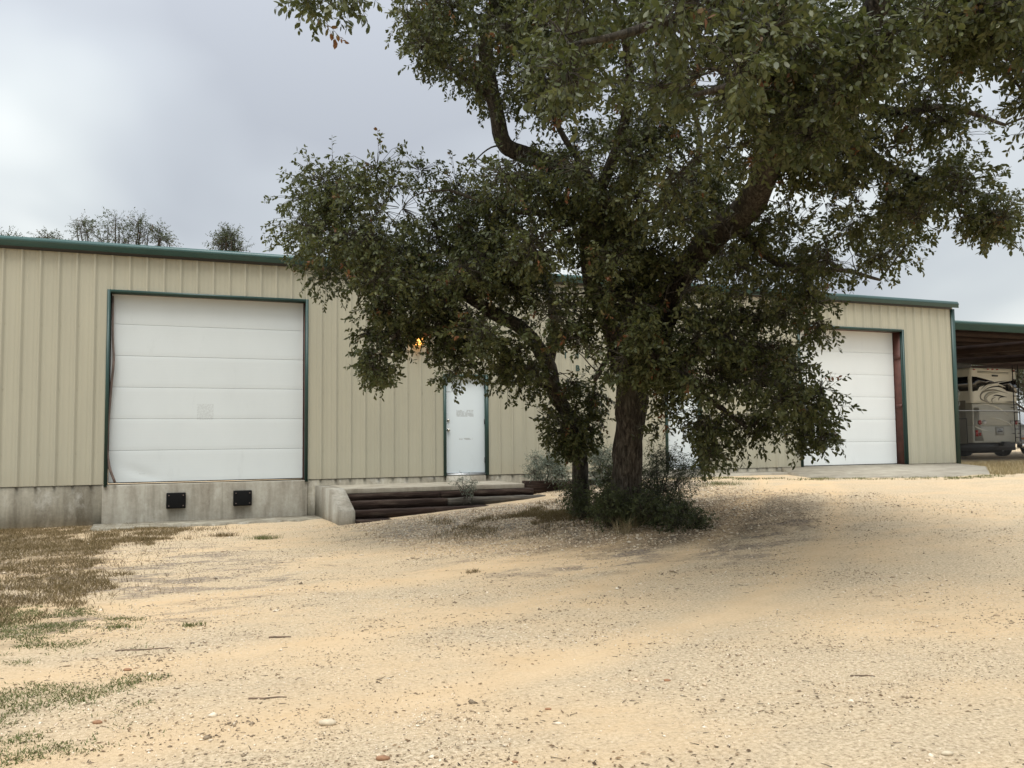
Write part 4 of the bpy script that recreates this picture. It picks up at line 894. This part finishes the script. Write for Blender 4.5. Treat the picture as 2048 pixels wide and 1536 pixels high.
# brown weeds around the oak base
n = 26000; X = rg.normal(6.1, 1.0, n); Y = rg.normal(13.2, 1.0, n); ok = (fbm(X*2.2+4, Y*2.2, 3)+rg.normal(0, .04, n) > .50) & (Y < 15.6) & (Y > 11.2) & ((X-6.6)**2+(Y-11.5)**2 > .12); X, Y = X[ok], Y[ok]
grass('dry_grass', X, Y, rg.uniform(.03, .10, len(X)), brg, .003, 1.0)

# ------------------------------------------------------------------ carport
cp = empty('carport', (27, 24, .7), 'open green-edged carport roof beyond the right end of the warehouse', 'carport')
CF = 18.75; c0 = PY(1917, 641, CF); zt = c0[2]
CX0, CX1, CB = 21.32, 46, 34
mb = MB(); prof = [(CF, zt-.26), (CF, zt-.11), (CF-.03, zt-.10), (CF-.03, zt), (CF+.12, zt+.01), (CF+.12, zt-.26)]
mb.prism(prof, CX0, CX1, 'x'); mb.build('fascia_gutter', M['greenfascia'], cp)
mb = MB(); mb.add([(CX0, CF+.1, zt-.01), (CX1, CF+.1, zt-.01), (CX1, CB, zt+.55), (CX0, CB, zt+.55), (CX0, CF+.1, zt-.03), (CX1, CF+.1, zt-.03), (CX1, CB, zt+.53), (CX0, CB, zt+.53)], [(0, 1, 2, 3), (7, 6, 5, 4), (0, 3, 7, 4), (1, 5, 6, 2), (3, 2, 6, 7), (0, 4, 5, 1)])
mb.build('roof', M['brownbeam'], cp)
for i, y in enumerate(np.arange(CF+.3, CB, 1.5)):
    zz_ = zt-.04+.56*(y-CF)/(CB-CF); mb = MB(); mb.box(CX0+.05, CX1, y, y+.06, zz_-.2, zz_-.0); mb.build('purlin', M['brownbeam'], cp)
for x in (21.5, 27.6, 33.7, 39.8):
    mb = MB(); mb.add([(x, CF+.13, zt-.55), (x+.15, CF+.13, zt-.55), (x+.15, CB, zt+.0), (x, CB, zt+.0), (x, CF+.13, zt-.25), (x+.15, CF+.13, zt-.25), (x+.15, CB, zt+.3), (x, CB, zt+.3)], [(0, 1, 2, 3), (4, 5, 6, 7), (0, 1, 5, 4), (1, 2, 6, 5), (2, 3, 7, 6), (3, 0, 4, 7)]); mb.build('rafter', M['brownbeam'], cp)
for x in (21.36, 39.8):
    mb = MB(); mb.box(x, x+.2, CF-.02, CF+.16, .55, zt-.26); mb.build('post', M['green'], cp)
for x in (21.5, 33.7, 39.8):
    mb = MB(); mb.box(x, x+.15, CB-.3, CB-.15, .55, zt+.1); mb.build('post', M['brownbeam'], cp)
# side wall of neighbouring bay at the back, partly closed
mb = MB(); mb.box(CX0, 28.2, CB, CB+.1, .6, zt+.5); mb.build('back_wall', M['brownbeam'], cp)

# chain-link fence
fn = empty('chain_link_fence', (22, 18.4, .62), 'galvanised chain-link fence running right from the warehouse corner', 'fence')
FY = 18.45; FT = PY(1990, 822, FY)[2]
mb = MB(); mb.cyl((21.42, FY, FT), (36, FY, FT), .017, 10); mb.build('top_rail', M['wire'], fn, True)
for x in (21.45, 24.4, 27.4, 30.4, 33.4):
    mb = MB(); mb.cyl((x, FY+.03, .5), (x, FY+.03, FT+.03), .028, 10); mb.build('fence_post', M['steel'], fn, True)
A = []; B_ = []; h = FT-.68; s_ = .075
for x in np.arange(21.45-h, 35, s_):
    for sg_ in (1, -1):
        a_, b_ = (x, x+h) if sg_ > 0 else (x+h, x)
        t0 = 0; t1 = 1
        if min(a_, b_) < 21.45:
            t_ = (21.45-a_)/(b_-a_); 
            if sg_ > 0: t0 = t_
            else: t1 = t_
        if t1 > t0: A.append((a_+(b_-a_)*t0, FY+.002*sg_, .68+h*t0)); B_.append((a_+(b_-a_)*t1, FY+.002*sg_, .68+h*t1))
v, fc, lp = prisms(np.array(A), np.array(B_), np.full(len(A), .0013), np.full(len(A), .0013)); mesh_np('wire_mesh', v, fc, lp, M['wire'], fn)
V, F, _, _ = tube_arrays([(21.42, FY-.02, 2.9), (21.5, FY-.05, 2.75), (21.44, FY-.03, 2.6), (21.50, FY-.04, 2.45), (21.42, FY-.02, FT+.08), (21.5, FY, FT)], [.004]*6, 5); mb = MB(); mb.add(V, F); mb.build('loose_wire', M['steel'], fn)

# ------------------------------------------------------------------ motorhome
RX0, RX1, RY, RZ0, RZ1 = 28.90, 31.36, 24.2, 1.13, 4.14
rv = empty('motorhome', (30.1, 24.3, .69), 'cream and taupe motorhome with swirl graphics parked tail-first under the carport', 'motorhome')
def sect(prof_scale, y):  # rounded cross-section in XZ
    pass
def rbox(x0, x1, y0, y1, z0, z1, bev):
    b_ = MB(); b_.box(x0, x1, y0, y1, z0, z1, bev=bev); return b_
b_ = rbox(RX0, RX1, RY, RY+9.5, 2.755, RZ1, .13); b_.build('upper_body', M['cream'], rv)
b_ = rbox(RX0, RX1, RY+.003, RY+9.5, 1.9, 2.745, .03); b_.box(RX0+.003, RX1-.003, RY+.006, RY+9.4, RZ0+.12, 1.92, bev=.06); b_.build('lower_body', M['grey'], rv)
mb = MB(); mb.box(RX0-.012, RX0+.02, RY+.3, RY+9.3, RZ0+.1, 2.88, bev=.005); mb.build('side_skirt', M['taupe'], rv)
mb = MB(); mb.box(RX0-.016, RX0-.013, RY+.25, RY+.28, RZ0+.12, 2.2); mb.box(RX0-.016, RX0-.013, RY+.28, RY+2.0, 2.17, 2.2); mb.build('compartment_seam', M['dark'], rv)
W_ = RX1-RX0
def onrear(pts, name, mat, th=.006, off=.0):   # pts: (u 0..1 across, z)
    b2 = MB(); b2.prism([(RX0+u*W_, z) for u, z in pts], RY-th-off, RY-off-.0005, 'y'); return b2.build(name, mat, rv)
onrear([(.02, 3.785), (.12, 3.775), (.30, 3.70), (.50, 3.60), (.44, 3.54), (.33, 3.49), (.17, 3.38), (.13, 3.25), (.02, 3.21)], 'rear_window', M['glass'])
onrear([(.985, 3.69), (.80, 3.63), (.61, 3.565), (.57, 3.45), (.67, 3.41), (.76, 3.25), (.985, 3.17)], 'rear_window', M['glass'])
mb = MB(); mb.add([(RX0-.014, RY+.14, 3.79), (RX0-.014, RY+9, 3.79), (RX0-.014, RY+9, 3.24), (RX0-.014, RY+.14, 3.24), (RX0-.002, RY+.14, 3.79), (RX0-.002, RY+9, 3.79), (RX0-.002, RY+9, 3.24), (RX0-.002, RY+.14, 3.24)], [(0, 1, 2, 3), (7, 6, 5, 4), (0, 4, 5, 1), (1, 5, 6, 2), (2, 6, 7, 3), (3, 7, 4, 0)]); mb.build('side_window', M['glass'], rv)
onrear([(.14, 2.60), (.14, 2.16), (.18, 1.7), (.22, RZ0+.2), (.03, RZ0+.2), (.03, 2.60)], 'corner_panel', M['taupe'], .004)
def ribbon(pts, wd, name, mat, off=.007):
    P_ = np.array(pts, float); n = len(P_); Q = []
    pp = np.vstack([2*P_[0]-P_[1], P_, 2*P_[-1]-P_[-2]])
    for i in range(n-1):
        for k in range(6):
            t_ = k/6; p0, p1, p2, p3 = pp[i:i+4]; Q.append(.5*((2*p1)+(-p0+p2)*t_+(2*p0-5*p1+4*p2-p3)*t_*t_+(-p0+3*p1-3*p2+p3)*t_**3))
    Q.append(P_[-1]); Q = np.array(Q); Q[:, 0] = RX0+Q[:, 0]*W_; T = norm(np.gradient(Q, axis=0)); Nn = np.stack([-T[:, 1], T[:, 0]], -1)
    s = np.linspace(0, 1, len(Q)); w_ = wd*np.sin(math.pi*np.clip(s, .02, .98))**.7
    V = [(a[0], RY-off, a[1]) for a in Q+Nn*w_[:, None]]+[(a[0], RY-off, a[1]) for a in Q-Nn*w_[:, None]]
    m_ = len(Q); b2 = MB(); b2.add(V+[(x, y+.003, z) for x, y, z in V], [(i, i+1, m_+i+1, m_+i) for i in range(m_-1)]+[(2*m_+i, 3*m_+i, 3*m_+i+1, 2*m_+i+1) for i in range(m_-1)]+[(i, 2*m_+i, 2*m_+i+1, i+1) for i in range(m_-1)]+[(m_+i, m_+i+1, 3*m_+i+1, 3*m_+i) for i in range(m_-1)])
    return b2.build(name, mat, rv)
for pts_, w_, m_, o_ in (
 ([(.19, 3.27), (.33, 3.49), (.55, 3.58), (.76, 3.65)], .022, 'dark', .013), ([(.28, 3.28), (.43, 3.39), (.61, 3.41), (.76, 3.27)], .024, 'dark', .013),
 ([(.22, 3.22), (.37, 3.44), (.56, 3.50), (.74, 3.40)], .04, 'cream', .011),
 ([(.37, 2.78), (.19, 2.94), (.24, 3.19), (.48, 3.28), (.78, 3.16)], .038, 'taupe', .010), ([(.38, 2.78), (.28, 2.94), (.38, 3.14), (.58, 3.20)], .07, 'grey', .009),
 ([(.45, 3.03), (.52, 3.08), (.63, 3.05), (.76, 3.01)], .026, 'dark', .013), ([(.57, 2.88), (.60, 2.99), (.72, 3.02)], .016, 'dark', .014),
 ([(.44, 2.78), (.43, 2.92), (.52, 3.02)], .02, 'taupe', .012),
 ([(.12, 2.735), (.30, 2.72), (.50, 2.64), (.66, 2.48), (.80, 2.28)], .035, 'cream', .010), ([(.33, 2.24), (.56, 2.16), (.78, 2.0), (.87, 1.76)], .03, 'cream', .010),
 ([(.03, 1.88), (.18, 1.76), (.34, 1.68)], .03, 'cream', .010), ([(.72, 2.815), (.86, 2.825), (.985, 2.82)], .016, 'dark', .013)):
    ribbon(pts_, w_, 'swirl_stripe', M[m_], o_)
onrear([(.14, 4.01), (.82, 3.98), (.82, 3.90), (.14, 3.92)], 'cap_recess', M['grey'], .004)
mb = MB(); mb.box(RX0+.45*W_, RX0+.56*W_, RY-.06, RY, 3.80, 3.86, bev=.01); mb.build('camera_pod', M['dark'], rv)
for u in (.07, .37, .47, .57, .94):
    mb = MB(); mb.box(RX0+u*W_-.045, RX0+u*W_+.045, RY-.025, RY+.002, 4.06 if u < .9 and u > .1 else 4.03, 4.10 if u < .9 and u > .1 else 4.07, bev=.008); mb.build('marker_light', M['red'], rv)
for u, mt in ((.14, 'red'), (.24, 'clear'), (.85, 'clear'), (.93, 'red')):
    mb = MB(); mb.cyl((RX0+u*W_, RY-.035, 2.03), (RX0+u*W_, RY+.01, 2.03), .085, 16, .09); mb.build('tail_light', M[mt], rv, False)
mb = MB(); mb.box(RX0+.04*W_, RX0+.10*W_, RY-.02, RY-.005, 1.50, 1.74); mb.box(RX0+.12*W_, RX0+.16*W_, RY-.02, RY-.005, 1.52, 1.64); mb.build('reflector', M['red'], rv)
mb = MB(); mb.box(RX0+.48*W_, RX0+.66*W_, RY-.02, RY-.002, 1.53, 1.86, bev=.01); mb.build('plate_recess', M['taupe'], rv)
pl = MB(); pl.box(RX0+.495*W_, RX0+.635*W_, RY-.028, RY-.021, 1.60, 1.80); plo = pl.build('licence_plate', M['plate'], rv)
mb = MB()
for i in range(6): mb.box(RX0+(.515+i*.018)*W_, RX0+(.527+i*.018)*W_, RY-.032, RY-.0285, 1.66, 1.72)
mb.box(RX0+.54*W_, RX0+.59*W_, RY-.032, RY-.0285, 1.755, 1.775); mb.build('plate_marks', M['dark'], plo)
mb = MB(); lx0, lx1 = RX0+.845*W_, RX0+.965*W_
for x in (lx0, lx1): mb.cyl((x, RY-.13, RZ0+.15), (x, RY-.13, 4.25), .018, 8)
for z in np.arange(1.45, 4.1, .32): mb.cyl((lx0, RY-.13, z), (lx1, RY-.13, z), .016, 8)
for z in (1.6, 2.6, 3.6): mb.cyl((lx0, RY-.13, z), (lx0, RY, z), .014, 6); mb.cyl((lx1, RY-.13, z), (lx1, RY, z), .014, 6)
mb.build('ladder', M['dark'], rv)
mb = MB(); mb.box(RX0+.1, RX1-.1, RY+.1, RY+9, .95, RZ0+.14); mb.build('chassis', M['dark'], rv)
mb = MB(); mb.box(RX0+.60*W_, RX0+.74*W_, RY-.12, RY+.2, RZ0-.0, RZ0+.16, bev=.01); mb.build('hitch', M['dark'], rv)
mb = MB(); mb.box(RX0+.3, RX0+1.5, RY+1.2, RY+2.0, RZ1, RZ1+.30, bev=.1); mb.build('roof_air_conditioner', simple('grey_shroud', (.2, .21, .21), .5), rv)
mb = MB(); mb.box(RX1-.7, RX1-.1, RY+1.2, RY+2.0, RZ1, RZ1+.14, bev=.05); mb.build('roof_vent', M['dark'], rv)
for x, y in ((RX0+.18, RY+2.4), (RX0+.5, RY+2.4), (RX1-.5, RY+2.4), (RX1-.18, RY+2.4), (RX0+.2, RY+8.2), (RX1-.2, RY+8.2)):
    wb = MB(); wb.cyl((x-.13, y, 1.14), (x+.13, y, 1.14), .46, 28); wo_ = wb.build('wheel', M['rubber'], rv); wb = MB(); wb.cyl((x-.135, y, 1.14), (x+.135, y, 1.14), .26, 20); wb.build('rim', M['steel'], wo_)
mb = MB(); mb.box(RX0+.2, RX1-.2, RY+.6, RY+.63, .85, RZ0+.12); mb.build('mud_flap', M['rubber'], rv)

# ------------------------------------------------------------------ pickup at the frame edge
TX = PY(2040, 870, 25.0)[0]; TY = 25.0; TW = 1.95
pk = empty('pickup_truck', (TX+1, 26, .69), 'white pickup truck with chrome bumper facing out beside the motorhome', 'pickup truck')
mb = MB(); mb.prism([(TY, 1.25), (TY-.02, 1.75), (TY+.15, 1.88), (TY+1.25, 1.98), (TY+1.3, 1.98), (TY+5.4, 1.98), (TY+5.4, 1.2), (TY+.1, 1.18)], TX, TX+TW, 'x'); mb.build('body', M['whitep'], pk)
mb = MB(); mb.prism([(TY+1.25, 1.97), (TY+2.0, 2.55), (TY+3.6, 2.58), (TY+3.85, 1.97)], TX+.1, TX+TW-.1, 'x'); mb.build('cab', M['whitep'], pk)
mb = MB(); mb.add([(TX+.2, TY+1.27, 2.0), (TX+TW-.2, TY+1.27, 2.0), (TX+TW-.26, TY+1.93, 2.51), (TX+.26, TY+1.93, 2.51)], [(0, 1, 2, 3)]); mb.build('windscreen', M['glass'], pk)
mb = MB(); mb.box(TX+.36, TX+TW-.36, TY-.05, TY-.021, 1.38, 1.74, bev=.01); mb.build('grille', M['purple'], pk)
mb = MB(); mb.box(TX+.34, TX+TW-.34, TY-.06, TY-.051, 1.54, 1.58); mb.build('grille_bar', M['chrome'], pk)
for x in (TX+.01, TX+TW-.33):
    mb = MB(); mb.box(x, x+.32, TY-.05, TY-.021, 1.52, 1.74, bev=.02); mb.build('headlight', M['clear'], pk)
    mb = MB(); mb.box(x, x+.32, TY-.05, TY-.021, 1.36, 1.44, bev=.01); mb.build('turn_signal', M['amber'], pk)
mb = MB(); mb.box(TX-.30, TX+TW+.05, TY-.32, TY-.06, 1.02, 1.22, bev=.04); mb.build('bumper', M['chrome'], pk)
for x in (TX+.15, TX+TW-.15):
    for y in (TY+.95, TY+4.3):
        wb = MB(); wb.cyl((x-.12, y, 1.05), (x+.12, y, 1.05), .38, 24); wo_ = wb.build('wheel', M['rubber'], pk); wb = MB(); wb.cyl((x-.125, y, 1.05), (x+.125, y, 1.05), .22, 16); wb.build('rim', M['steel'], wo_)
mb = MB(); mb.box(TX-.22, TX-.02, TY+1.6, TY+1.7, 2.0, 2.32, bev=.03); mb.build('mirror', M['dark'], pk)
